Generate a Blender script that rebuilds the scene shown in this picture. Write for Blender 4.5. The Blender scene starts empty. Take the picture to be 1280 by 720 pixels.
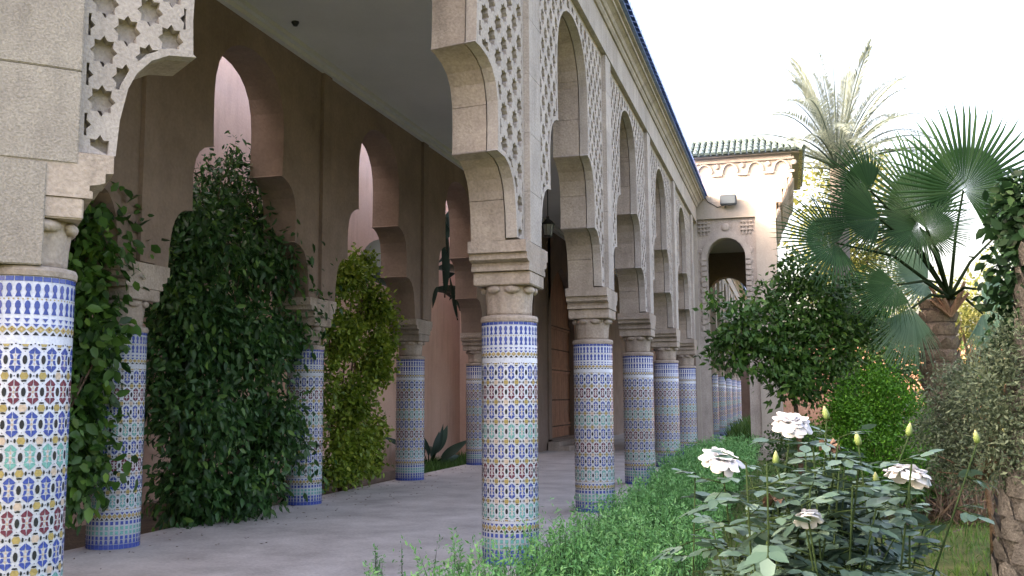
import bpy, bmesh, math, random
import numpy as np
from mathutils import Vector, Matrix
from mathutils.geometry import delaunay_2d_cdt
random.seed(7)
rng = np.random.default_rng(11)
sc = bpy.context.scene
C = sc.collection
R = math.radians
PI = math.pi

# ------------------------------------------------------------------ camera
FPX, YAW, PITCH, ROLL, HC = 1220.0, 0.2739, 0.1106, -0.0058, 1.512
fw = Vector((-math.sin(YAW)*math.cos(PITCH), math.cos(YAW)*math.cos(PITCH), math.sin(PITCH)))
rt0 = Vector((math.cos(YAW), math.sin(YAW), 0)); up0 = rt0.cross(fw)
rt = rt0*math.cos(ROLL)+up0*math.sin(ROLL); up = -rt0*math.sin(ROLL)+up0*math.cos(ROLL)
cam = bpy.data.cameras.new('camera'); camo = bpy.data.objects.new('camera', cam); C.objects.link(camo)
camo.matrix_world = Matrix(((rt.x, up.x, -fw.x, 0), (rt.y, up.y, -fw.y, 0), (rt.z, up.z, -fw.z, HC), (0, 0, 0, 1)))
cam.sensor_width = 36; cam.lens = 36*FPX/1280; cam.clip_end = 600; cam.clip_start = .05
sc.camera = camo
def px(x, y, z):            # photo pixel (1280x720) at a distance z ahead of the camera
    return Vector((0, 0, HC)) + (fw + rt*((x-640)/FPX) - up*((y-360)/FPX))*z
def pxg(x, y, h=0.0):       # photo pixel on the ground
    d = fw + rt*((x-640)/FPX) - up*((y-360)/FPX)
    return Vector((0, 0, HC)) + d*((h-HC)/d.z)

# ------------------------------------------------------------------ sky, sun, exposure
SUN_EL, SUN_AZ = 30, 246        # azimuth from +Y towards +X
w = bpy.data.worlds.new('World'); sc.world = w; w.use_nodes = True
nt = w.node_tree; bg = nt.nodes['Background']
sky = nt.nodes.new('ShaderNodeTexSky'); sky.sky_type = 'NISHITA'; sky.sun_disc = False
sky.sun_elevation = R(SUN_EL); sky.sun_rotation = R(SUN_AZ)
sky.air_density = 1.0; sky.dust_density = 9.0; sky.ozone_density = 1.0
nt.links.new(sky.outputs[0], bg.inputs[0]); bg.inputs[1].default_value = .15
sl = bpy.data.lights.new('sun', 'SUN'); sl.energy = 1.1; sl.angle = R(6); sl.color = (1, .95, .88)
so = bpy.data.objects.new('sun', sl); C.objects.link(so)
sd = Vector((math.sin(R(SUN_AZ))*math.cos(R(SUN_EL)), math.cos(R(SUN_AZ))*math.cos(R(SUN_EL)), math.sin(R(SUN_EL))))
so.rotation_euler = (-sd).to_track_quat('-Z', 'Y').to_euler()
sc.view_settings.view_transform = 'Standard'; sc.view_settings.look = 'None'
sc.view_settings.gamma = 1; sc.view_settings.exposure = 3.35
sc.view_settings.use_white_balance = True; sc.view_settings.white_balance_temperature = 7900; sc.view_settings.white_balance_tint = 18
sc.render.engine = 'CYCLES'
sc.cycles.max_bounces = 8; sc.cycles.diffuse_bounces = 5; sc.cycles.transmission_bounces = 4

# ------------------------------------------------------------------ materials
M = {}
def nodes(name):
    m = bpy.data.materials.new(name); m.use_nodes = True; M[name] = m
    t = m.node_tree; return m, t, t.nodes['Principled BSDF']
def N(t, typ, **kw):
    n = t.nodes.new(typ)
    for k, v in kw.items(): setattr(n, k, v)
    return n
def surf(name, c1, c2, rough=.85, scale=3, bump=.25, bscale=60, rand=.12, streak=.0, spec=.3, grain=.0):
    m, t, b = nodes(name); L = t.links
    tc = N(t, 'ShaderNodeTexCoord'); geo = N(t, 'ShaderNodeNewGeometry')
    n1 = N(t, 'ShaderNodeTexNoise'); n1.inputs['Scale'].default_value = scale; n1.inputs['Detail'].default_value = 8; n1.inputs['Roughness'].default_value = .65
    L.new(geo.outputs['Position'], n1.inputs['Vector'])
    rp = N(t, 'ShaderNodeValToRGB'); rp.color_ramp.elements[0].position = .32; rp.color_ramp.elements[1].position = .68
    rp.color_ramp.elements[0].color = (*c1, 1); rp.color_ramp.elements[1].color = (*c2, 1)
    L.new(n1.outputs['Fac'], rp.inputs[0]); col = rp.outputs[0]
    if streak:
        mp = N(t, 'ShaderNodeMapping'); mp.inputs['Scale'].default_value = (5, 5, .7)
        n2 = N(t, 'ShaderNodeTexNoise'); n2.inputs['Scale'].default_value = 1.2; n2.inputs['Detail'].default_value = 6
        L.new(geo.outputs['Position'], mp.inputs[0]); L.new(mp.outputs[0], n2.inputs['Vector'])
        r2 = N(t, 'ShaderNodeMapRange'); r2.inputs[1].default_value = .5; r2.inputs[2].default_value = .75; r2.inputs[3].default_value = 1; r2.inputs[4].default_value = 1-streak
        L.new(n2.outputs['Fac'], r2.inputs[0])
        mx = N(t, 'ShaderNodeMix', data_type='RGBA', blend_type='MULTIPLY'); mx.inputs[0].default_value = 1
        L.new(col, mx.inputs[6]); L.new(r2.outputs[0], mx.inputs[7]); col = mx.outputs[2]
    n3 = N(t, 'ShaderNodeTexNoise'); n3.inputs['Scale'].default_value = bscale; n3.inputs['Detail'].default_value = 5
    L.new(geo.outputs['Position'], n3.inputs['Vector'])
    if grain:
        r4 = N(t, 'ShaderNodeMapRange'); r4.inputs[1].default_value = .3; r4.inputs[2].default_value = .7; r4.inputs[3].default_value = 1-grain; r4.inputs[4].default_value = 1+grain
        L.new(n3.outputs['Fac'], r4.inputs[0])
        mx = N(t, 'ShaderNodeMix', data_type='RGBA', blend_type='MULTIPLY'); mx.inputs[0].default_value = 1
        L.new(col, mx.inputs[6]); L.new(r4.outputs[0], mx.inputs[7]); col = mx.outputs[2]
    if rand:
        oi = N(t, 'ShaderNodeObjectInfo'); hs = N(t, 'ShaderNodeHueSaturation')
        mr = N(t, 'ShaderNodeMapRange'); mr.inputs[3].default_value = 1-rand; mr.inputs[4].default_value = 1+rand
        L.new(oi.outputs['Random'], mr.inputs[0]); L.new(mr.outputs[0], hs.inputs['Value']); L.new(col, hs.inputs['Color']); col = hs.outputs[0]
    L.new(col, b.inputs['Base Color']); b.inputs['Roughness'].default_value = rough
    b.inputs['Specular IOR Level'].default_value = spec
    if bump:
        bp = N(t, 'ShaderNodeBump'); bp.inputs['Strength'].default_value = bump; bp.inputs['Distance'].default_value = .02
        L.new(n3.outputs['Fac'], bp.inputs['Height']); L.new(bp.outputs[0], b.inputs['Normal'])
    return m
surf('stone', (.29, .24, .21), (.42, .355, .31), .9, 2.0, .45, 40, .09, .28, .2, .16)
surf('stone_pale', (.28, .25, .225), (.36, .325, .29), .9, 2.6, .5, 75, .05, .16, .2, .20)
surf('stone_carved', (.33, .295, .275), (.44, .395, .37), .9, 2.4, .4, 50, .05, .24, .2, .14)
surf('plaster_shaded', (.185, .135, .112), (.26, .195, .163), .9, 1.3, .3, 24, .06, .08, .2, .08)  # sand colour of the stone darkened to paint in the gallery shade
surf('plaster_pink', (.54, .35, .275), (.62, .42, .335), .9, .8, .2, 25, .0, .14, .2, .04)
surf('plaster_pale', (.35, .315, .285), (.43, .39, .355), .9, 1.2, .2, 30, .04, .10, .2, .05)
surf('ceiling_paint', (.52, .515, .52), (.60, .595, .60), .9, .6, .05, 20, 0, 0, .2, .02)
surf('pavement', (.33, .295, .285), (.55, .505, .49), .75, 1.3, .3, 28, 0, .0, .35, .12)
surf('soil', (.06, .045, .033), (.12, .085, .06), .95, 5, .8, 40, 0, 0, .1, .2)
surf('earth_green', (.045, .075, .02), (.12, .12, .05), .95, 2.5, .8, 40, 0, 0, .1, .25)
surf('kerb_brown', (.11, .075, .06), (.18, .125, .10), .9, 4, .4, 40, .05, 0, .2, .1)
surf('door_wood', (.21, .095, .055), (.34, .165, .095), .6, 3, .3, 50, .12, .25, .3, .1)
surf('iron_black', (.012, .012, .013), (.03, .03, .03), .5, 9, .1, 60, 0, 0, .4)
surf('bark', (.09, .062, .045), (.19, .135, .10), .95, 9, .8, 50, .08, 0, .1, .2)
surf('palm_bark', (.070, .067, .065), (.15, .145, .14), .95, 9, .8, 50, .12, 0, .1, .25)
surf('palm_fibre', (.09, .070, .058), (.175, .145, .120), .95, 9, .8, 50, .15, 0, .1, .25)
surf('dry_fibre', (.17, .10, .07), (.30, .20, .15), .95, 9, .6, 60, .1, 0, .1, .2)
surf('brick_far', (.42, .22, .15), (.56, .33, .24), .9, 3, .5, 12, .1, 0, .2, .15)
surf('lamp_grey', (.035, .05, .07), (.05, .07, .09), .5, 6, .05, 60, 0, 0, .4)
def glaze(name, c, rough=.22, rand=.18, scale=70):
    m, t, b = nodes(name); L = t.links
    geo = N(t, 'ShaderNodeNewGeometry'); n = N(t, 'ShaderNodeTexNoise'); n.inputs['Scale'].default_value = scale; n.inputs['Detail'].default_value = 2
    L.new(geo.outputs['Position'], n.inputs['Vector'])
    mr = N(t, 'ShaderNodeMapRange'); mr.inputs[1].default_value = .3; mr.inputs[2].default_value = .7; mr.inputs[3].default_value = 1-rand; mr.inputs[4].default_value = 1+rand
    hs = N(t, 'ShaderNodeHueSaturation'); hs.inputs['Color'].default_value = (*c, 1)
    L.new(n.outputs['Fac'], mr.inputs[0]); L.new(mr.outputs[0], hs.inputs['Value']); L.new(hs.outputs[0], b.inputs['Base Color'])
    b.inputs['Roughness'].default_value = rough; b.inputs['Specular IOR Level'].default_value = .45
    return m
glaze('tile_white', (.47, .50, .55), .3, .14)
glaze('tile_blue', (.040, .075, .30))
glaze('tile_red', (.14, .034, .060))
glaze('tile_teal', (.12, .34, .32))
glaze('tile_yellow', (.36, .28, .11))
glaze('tile_black', (.018, .022, .03))
glaze('tile_tan', (.50, .40, .32))
glaze('roof_blue', (.09, .18, .42), .3, .3, 6)
glaze('roof_green', (.09, .13, .125), .25, .35, 7)
glaze('lamp_glass', (.06, .08, .10), .1, .02)
m, t, b = nodes('lantern_glass'); b.inputs['Base Color'].default_value = (.7, .72, .7, 1); b.inputs['Alpha'].default_value = .35; b.inputs['Roughness'].default_value = .1
def leafmat(name, dark, mid, light, rough=.5, trans=.25, tcol=None, spec=.35):
    m, t, b = nodes(name); L = t.links
    at = N(t, 'ShaderNodeAttribute'); at.attribute_name = 'v'
    rp = N(t, 'ShaderNodeValToRGB'); e = rp.color_ramp.elements
    e[0].position = 0; e[0].color = (*dark, 1); e[1].position = 1; e[1].color = (*light, 1)
    x = e.new(.55); x.color = (*mid, 1)
    L.new(at.outputs['Fac'], rp.inputs[0]); L.new(rp.outputs[0], b.inputs['Base Color'])
    b.inputs['Roughness'].default_value = rough; b.inputs['Specular IOR Level'].default_value = spec
    tr = N(t, 'ShaderNodeBsdfTranslucent'); mx = N(t, 'ShaderNodeMixShader'); mx.inputs[0].default_value = trans
    if tcol: tr.inputs[0].default_value = (*tcol, 1)
    else: L.new(rp.outputs[0], tr.inputs[0])
    L.new(b.outputs[0], mx.inputs[1]); L.new(tr.outputs[0], mx.inputs[2])
    L.new(mx.outputs[0], t.nodes['Material Output'].inputs[0])
    return m
leafmat('leaf_vine', (.014, .050, .014), (.045, .125, .022), (.13, .26, .04), .42)
leafmat('leaf_vine_dark', (.010, .042, .014), (.036, .110, .028), (.13, .26, .05), .42)
leafmat('leaf_lime', (.06, .12, .012), (.17, .26, .028), (.38, .45, .07), .45)
leafmat('leaf_strelitzia', (.012, .03, .022), (.022, .05, .035), (.05, .09, .06), .4)
leafmat('leaf_herb', (.045, .16, .04), (.12, .34, .10), (.26, .52, .20), .55, .3)
leafmat('leaf_rose', (.022, .052, .042), (.052, .105, .085), (.12, .19, .165), .42, .2, None, .3)
leafmat('leaf_citrus', (.014, .052, .010), (.042, .12, .025), (.12, .24, .045), .45)
leafmat('leaf_hedge', (.022, .10, .008), (.06, .21, .018), (.14, .36, .03), .5, .3)
leafmat('leaf_ivy', (.006, .024, .010), (.014, .048, .018), (.045, .11, .035), .55, .15, None, .2)
leafmat('leaf_grey', (.035, .060, .035), (.09, .13, .08), (.18, .23, .15), .6)
leafmat('leaf_fan', (.006, .028, .010), (.016, .058, .020), (.06, .125, .055), .6, .18, None, .15)
leafmat('leaf_fan_pale', (.06, .14, .09), (.14, .26, .18), (.28, .40, .30), .45, .35)
leafmat('leaf_date', (.10, .14, .125), (.17, .215, .19), (.26, .30, .27), .5, .35)  # date palm greens paled to paint in haze and overexposure
leafmat('leaf_glow', (.10, .13, .03), (.18, .20, .06), (.27, .27, .10), .6, .45)  # backlit glow of far trees painted as a pale leaf colour
leafmat('leaf_tree', (.020, .060, .015), (.045, .11, .028), (.10, .19, .05), .55)
leafmat('grass', (.030, .085, .015), (.07, .16, .03), (.14, .24, .06), .6, .25)
leafmat('dry_leaf', (.09, .06, .045), (.17, .12, .09), (.27, .20, .15), .8, .1)
leafmat('stem_green', (.012, .024, .010), (.022, .042, .017), (.045, .08, .035), .8, 0, None, .05)
leafmat('rose_petal', (.44, .47, .52), (.50, .53, .58), (.53, .56, .62), .6, .25, None, .2)
leafmat('bud_green', (.06, .11, .03), (.12, .18, .06), (.30, .32, .17), .6, .1)

# ------------------------------------------------------------------ object helpers
def link(name, data, parent=None, loc=None):
    o = bpy.data.objects.new(name, data); C.objects.link(o)
    if parent: o.parent = parent
    if loc is not None: o.location = loc
    return o
def tag(o, label=None, cat=None, group=None, kind=None):
    if label: o['label'] = label
    if cat: o['category'] = cat
    if group: o['group'] = group
    if kind: o['kind'] = kind
    return o
def thing(name, label, cat, loc=(0, 0, 0), group=None, kind=None):
    return tag(link(name, None, None, loc), label, cat, group, kind)
def copy_tree(o, parent=None):
    c = o.copy(); C.objects.link(c); c.parent = parent
    for ch in list(o.children): copy_tree(ch, c)
    return c
IDENT = lambda o, s, z: (o, s, z)
class MB:
    def __init__(s, f=IDENT): s.v = []; s.f = []; s.m = []; s.map = f
    def add(s, vs, fs, mi=0):
        b = len(s.v); s.v += [s.map(*p) for p in vs]
        s.f += [tuple(b+i for i in f) for f in fs]; s.m += [mi]*len(fs); return s
    def box(s, x0, x1, y0, y1, z0, z1, ny=1, mi=0):
        vs = []; fs = []
        for k in range(ny+1):
            y = y0+(y1-y0)*k/ny; vs += [(x0, y, z0), (x1, y, z0), (x1, y, z1), (x0, y, z1)]
        for k in range(ny):
            a = 4*k; b = a+4
            for i in range(4): j = (i+1) % 4; fs.append((a+i, b+i, b+j, a+j))
        fs += [(0, 1, 2, 3), (4*ny+3, 4*ny+2, 4*ny+1, 4*ny)]
        return s.add(vs, fs, mi)
    def extrude(s, prof, y0, y1, ny=1, mi=0, caps=True):
        n = len(prof); vs = []; fs = []
        for k in range(ny+1):
            y = y0+(y1-y0)*k/ny; vs += [(p[0], y, p[1]) for p in prof]
        for k in range(ny):
            for i in range(n): j = (i+1) % n; fs.append((k*n+i, k*n+n+i, k*n+n+j, k*n+j))
        if caps: fs += [tuple(range(n)), tuple(ny*n+i for i in reversed(range(n)))]
        return s.add(vs, fs, mi)
    def tube(s, pts, rad, n=8, mi=0, cap=True):
        pts = [Vector(p) for p in pts]; vs = []; fs = []
        if not hasattr(rad, '__len__'): rad = [rad]*len(pts)
        ref = Vector((0, 0, 1))
        for i, p in enumerate(pts):
            d = (pts[min(i+1, len(pts)-1)]-pts[max(i-1, 0)]).normalized()
            if abs(d.dot(ref)) > .95: ref = Vector((1, 0, 0)) if abs(d.x) < .9 else Vector((0, 1, 0))
            a = d.cross(ref).normalized(); b = d.cross(a)
            vs += [tuple(p+(a*math.cos(2*PI*k/n)+b*math.sin(2*PI*k/n))*rad[i]) for k in range(n)]
        for i in range(len(pts)-1):
            for k in range(n): j = (k+1) % n; fs.append((i*n+k, i*n+j, i*n+n+j, i*n+n+k))
        if cap: fs += [tuple(reversed(range(n))), tuple((len(pts)-1)*n+k for k in range(n))]
        return s.add(vs, fs, mi)
    def lathe(s, prof, n=32, mi=0, rf=None):
        vs = []; fs = []
        for (r, z) in prof:
            for k in range(n):
                a = 2*PI*k/n; q = r*(rf(a, z) if rf else 1); vs.append((q*math.cos(a), q*math.sin(a), z))
        for i in range(len(prof)-1):
            for k in range(n): j = (k+1) % n; fs.append((i*n+k, i*n+j, i*n+n+j, i*n+n+k))
        fs += [tuple(reversed(range(n))), tuple((len(prof)-1)*n+k for k in range(n))]
        return s.add(vs, fs, mi)
    def ball(s, c, r, n=10, mi=0):
        vs = []; fs = []; h = n//2
        if not hasattr(r, '__len__'): r = (r, r, r)
        for i in range(h+1):
            th = PI*i/h
            for k in range(n):
                a = 2*PI*k/n; vs.append((c[0]+r[0]*math.sin(th)*math.cos(a), c[1]+r[1]*math.sin(th)*math.sin(a), c[2]+r[2]*math.cos(th)))
        for i in range(h):
            for k in range(n): j = (k+1) % n; fs.append((i*n+k, i*n+n+k, i*n+n+j, i*n+j))
        return s.add(vs, fs, mi)
    def mesh(s, name, mats, smooth=False):
        me = bpy.data.meshes.new(name); me.from_pydata(s.v, [], s.f)
        for m in ([mats] if isinstance(mats, str) else mats): me.materials.append(M[m])
        if len(set(s.m)) > 1: me.polygons.foreach_set('material_index', s.m)
        bm = bmesh.new(); bm.from_mesh(me); bmesh.ops.recalc_face_normals(bm, faces=bm.faces); bm.to_mesh(me); bm.free()
        if smooth: me.shade_smooth() if smooth is True else me.shade_auto_smooth(angle=smooth) if hasattr(me, 'shade_auto_smooth') else None
        me.update(); return me
    def build(s, name, mats, parent=None, smooth=False, loc=None):
        return link(name, s.mesh(name, mats, smooth), parent, loc)
def set_smooth(me): me.polygons.foreach_set('use_smooth', [True]*len(me.polygons))

# fast leaf meshes ---------------------------------------------------
def np_mesh(name, V, polys, mat, val=None):
    """V (n,3); polys = list of (m,k) int arrays; val (n,) vertex attribute 'v'"""
    me = bpy.data.meshes.new(name); me.vertices.add(len(V)); me.vertices.foreach_set('co', V.astype(np.float32).ravel())
    loops = np.concatenate([p.ravel() for p in polys]); tot = np.concatenate([np.full(len(p), p.shape[1]) for p in polys])
    st = np.concatenate([[0], np.cumsum(tot)[:-1]])
    me.loops.add(len(loops)); me.loops.foreach_set('vertex_index', loops.astype(np.int32))
    me.polygons.add(len(tot)); me.polygons.foreach_set('loop_start', st.astype(np.int32))
    me.polygons.foreach_set('loop_total', tot.astype(np.int32))
    me.update(calc_edges=True); me.validate()
    if val is not None:
        a = me.attributes.new('v', 'FLOAT', 'POINT'); a.data.foreach_set('value', val.astype(np.float32))
    me.materials.append(M[mat]); return me
def unit(a): return a/np.maximum(np.linalg.norm(a, axis=1, keepdims=True), 1e-9)
def leaf_mesh(name, P, D, Nn, L, W, mat, var, fold=.18, curl=.15, rich=False):
    P = np.asarray(P, float); n = len(P); D = unit(np.asarray(D, float)); B = unit(np.cross(D, Nn)); Nn = np.cross(B, D)
    L = np.broadcast_to(np.asarray(L, float), (n,))[:, None]; W = np.broadcast_to(np.asarray(W, float), (n,))[:, None]/2
    if rich:
        q = [P, P+D*L*.3+B*W*.9, P+D*L*.3-Nn*W*fold, P+D*L*.3-B*W*.9, P+D*L*.68+B*W*.75-Nn*L*curl*.35, P+D*L*.68-Nn*(W*fold+L*curl*.35), P+D*L*.68-B*W*.75-Nn*L*curl*.35, P+D*L-Nn*L*curl]
        k = 8; tri = [(0, 2, 1), (0, 3, 2), (4, 5, 7), (5, 6, 7)]; quad = [(1, 2, 5, 4), (2, 3, 6, 5)]
    else:
        q = [P, P+D*L*.42+B*W, P+D*L*.45-Nn*W*fold*2, P+D*L*.42-B*W, P+D*L-Nn*L*curl]
        k = 5; tri = [(0, 2, 1), (0, 3, 2), (1, 2, 4), (2, 3, 4)]; quad = []
    V = np.stack(q, 1).reshape(-1, 3); base = (np.arange(n)*k)[:, None]
    polys = [np.concatenate([base+np.array(t) for t in tri])]
    if quad: polys.append(np.concatenate([base+np.array(t) for t in quad]))
    return np_mesh(name, V, polys, mat, np.repeat(var, k))
def ball_pts(n, c, r, shell=.0):
    d = unit(rng.normal(size=(n, 3))); rr = rng.uniform(shell**3, 1, n)**(1/3)
    return np.asarray(c)+d*rr[:, None]*np.asarray(r), d
def foliage(name, blobs, nclus, per, L, W, mat, parent, spread=.12, droop=.3, shell=.55, up=.5, rich=False, curl=.15, vb=0.):
    """blobs: (centre, radii, weight); leaf clumps spread through the volume, each clump with its own tone"""
    wts = np.array([b[2] for b in blobs], float); wts /= wts.sum()
    cs, ds = [], []
    for b, k in zip(blobs, rng.multinomial(nclus, wts)):
        p, d = ball_pts(k, b[0], b[1], shell); cs.append(p); ds.append(d)
    cs = np.concatenate(cs); ds = np.concatenate(ds); nc = len(cs)
    tone = rng.normal(.42+vb, .17, nc)
    P = np.repeat(cs, per, 0)+rng.normal(size=(nc*per, 3))*spread
    D = np.repeat(ds, per, 0)*.8+rng.normal(size=(nc*per, 3))*.75; D[:, 2] -= droop
    Nn = rng.normal(size=(nc*per, 3))*.55+np.repeat(ds, per, 0)*.5; Nn[:, 2] += up
    Ls = L*rng.uniform(.5, 1.3, nc*per); var = np.clip(np.repeat(tone, per)+rng.normal(0, .14, nc*per), 0, 1)
    me = leaf_mesh(name, P, D, Nn, Ls, Ls*W, mat, var, curl=curl, rich=rich)
    return link(name, me, parent), cs
def limbs(root, ends, r0, name, parent, mat='bark', fork=.5, n=6, thin=.006):
    mb = MB(); root = Vector(root)
    for e in ends:
        e = Vector(e); d = e-root; k = root+d*.4+Vector((random.uniform(-.1, .1), random.uniform(-.1, .1), .12))*d.length*.3
        mb.tube([root, root.lerp(k, .5), k, k.lerp(e, .6), e], [r0, r0*.8, r0*.55, r0*.35, thin], n)
    o = mb.build(name, mat, parent); set_smooth(o.data); return o

# ------------------------------------------------------------------ layout of the arcade (metres)
XC, Y1, S, XL, RR = -2.524, 8.884, 4.121, -6.757, 5.94
CX = XC-RR; SC0 = -RR*PI/4              # the garden row bends round a quarter circle past column C1
def Wm(o, s, z):
    if s >= 0: return (XC+o, Y1+s, z)
    a = -s/RR; return (CX+(RR+o)*math.cos(a), Y1-(RR+o)*math.sin(a), z)
YP = 26.62                              # front of the gate pavilion
PROF = [(.42, 2.93), (.435, 3.17), (.475, 3.376), (.52, 3.48), (.60, 3.575), (.70, 3.63), (.865, 3.652), (.845, 3.668), (.838, 3.89), (.845, 4.10), (.885, 4.265),
        (.955, 4.37), (1.05, 4.44), (1.15, 4.48), (1.255, 4.502), (1.235, 4.52), (1.222, 4.8), (1.222, 5.15), (1.245, 5.38), (1.31, 5.58), (1.42, 5.74), (1.56, 5.855), (1.75, 5.94), (1.95, 5.978)]
ZAPEX, ZPAN, ZFRI = 5.985, 6.17, 6.585
def prof_d(z, hb):
    q = PROF+[(hb, ZAPEX)]
    if z <= q[0][1]: return q[0][0]
    for (d0, z0), (d1, z1) in zip(q, q[1:]):
        if z0 <= z <= z1: return d0+(d1-d0)*(z-z0)/max(1e-6, z1-z0)
    return hb
def pier_block(z0, z1, hl, hr, o0, o1, f, nx=6):
    zs = sorted(set([z0, z1]+[p[1] for p in PROF+[(0, ZAPEX)] if z0 < p[1] < z1])); mb = MB(f); vs = []; fs = []
    n = nx+1
    for z in zs:
        a = -prof_d(z, hl) if z < ZAPEX else -hl; b = prof_d(z, hr) if z < ZAPEX else hr
        for o in (o0, o1): vs += [(o, a+(b-a)*k/nx, z) for k in range(n)]
    for r in range(len(zs)-1):
        q = r*2*n; u = q+2*n
        for k in range(nx):
            fs += [(q+k, q+k+1, u+k+1, u+k), (q+n+k, u+n+k, u+n+k+1, q+n+k+1)]
        fs += [(q, u, u+n, q+n), (q+nx, q+n+nx, u+n+nx, u+nx)]
    for r in (0, len(zs)-1):
        q = r*2*n
        for k in range(nx): fs.append((q+k, q+n+k, q+n+k+1, q+k+1))
    return mb.add(vs, fs)
COURSES = [2.93, 3.30, 3.66, 4.08, 4.51, 4.98, 5.46, 5.985, 6.44]

# ------------------------------------------------------------------ setting: ground, floor
g = MB(); g.add([(-120, -30, -.16), (160, -30, -.16), (160, 260, -.16), (-120, 260, -.16)], [(0, 1, 2, 3)])
tag(g.build('ground', 'earth_green'), kind='structure')
fl = MB()
edge = [Wm(.36, s, 0)[:2] for s in (52, 0)]+[Wm(.36, SC0*k/10*1.75, 0)[:2] for k in range(1, 11)]
poly = edge+[(-9.0, 0), (XL-.28, 0), (XL-.28, 60.9)]
n = len(poly); vs = [(*p, 0.) for p in poly]+[(*p, -.2) for p in poly]
fl.add(vs, [tuple(range(n)), tuple(reversed(range(n, 2*n)))]+[(i, (i+1) % n, n+(i+1) % n, n+i) for i in range(n)])
tag(fl.build('gallery_floor', 'pavement'), kind='structure')
bd = MB(); bd.box(-8.92, XL-.285, 0, 26.3, -.3, -.13); tag(bd.build('planting_bed', 'soil'), kind='structure')
bd = MB(); bd.box(-8.9, -7.75, 12.2, 20.5, -.2, .035); tag(bd.build('bed_ledge', 'kerb_brown'), kind='structure')
# ------------------------------------------------------------------ court walls (pink), end wall
o = thing('court_wall', 'tall pink plastered wall behind the planting bed', 'wall', (-8.95, 12, 0))
MB().box(-.3, 0, -14, 14.4, -.2, 8.6).build('wall_face', 'plaster_pink', o)
MB().box(-.36, .06, -14.02, 14.42, 8.6, 8.75).build('coping', 'plaster_pink', o)
o = thing('court_end_wall', 'darker pink return wall closing the planting bed beside the wooden door', 'wall', (-7.9, 26.3, 0))
MB().box(-1.045, .88, 0, 1.4, -.2, 8.6).build('wall_face', 'plaster_pink', o)

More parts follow.
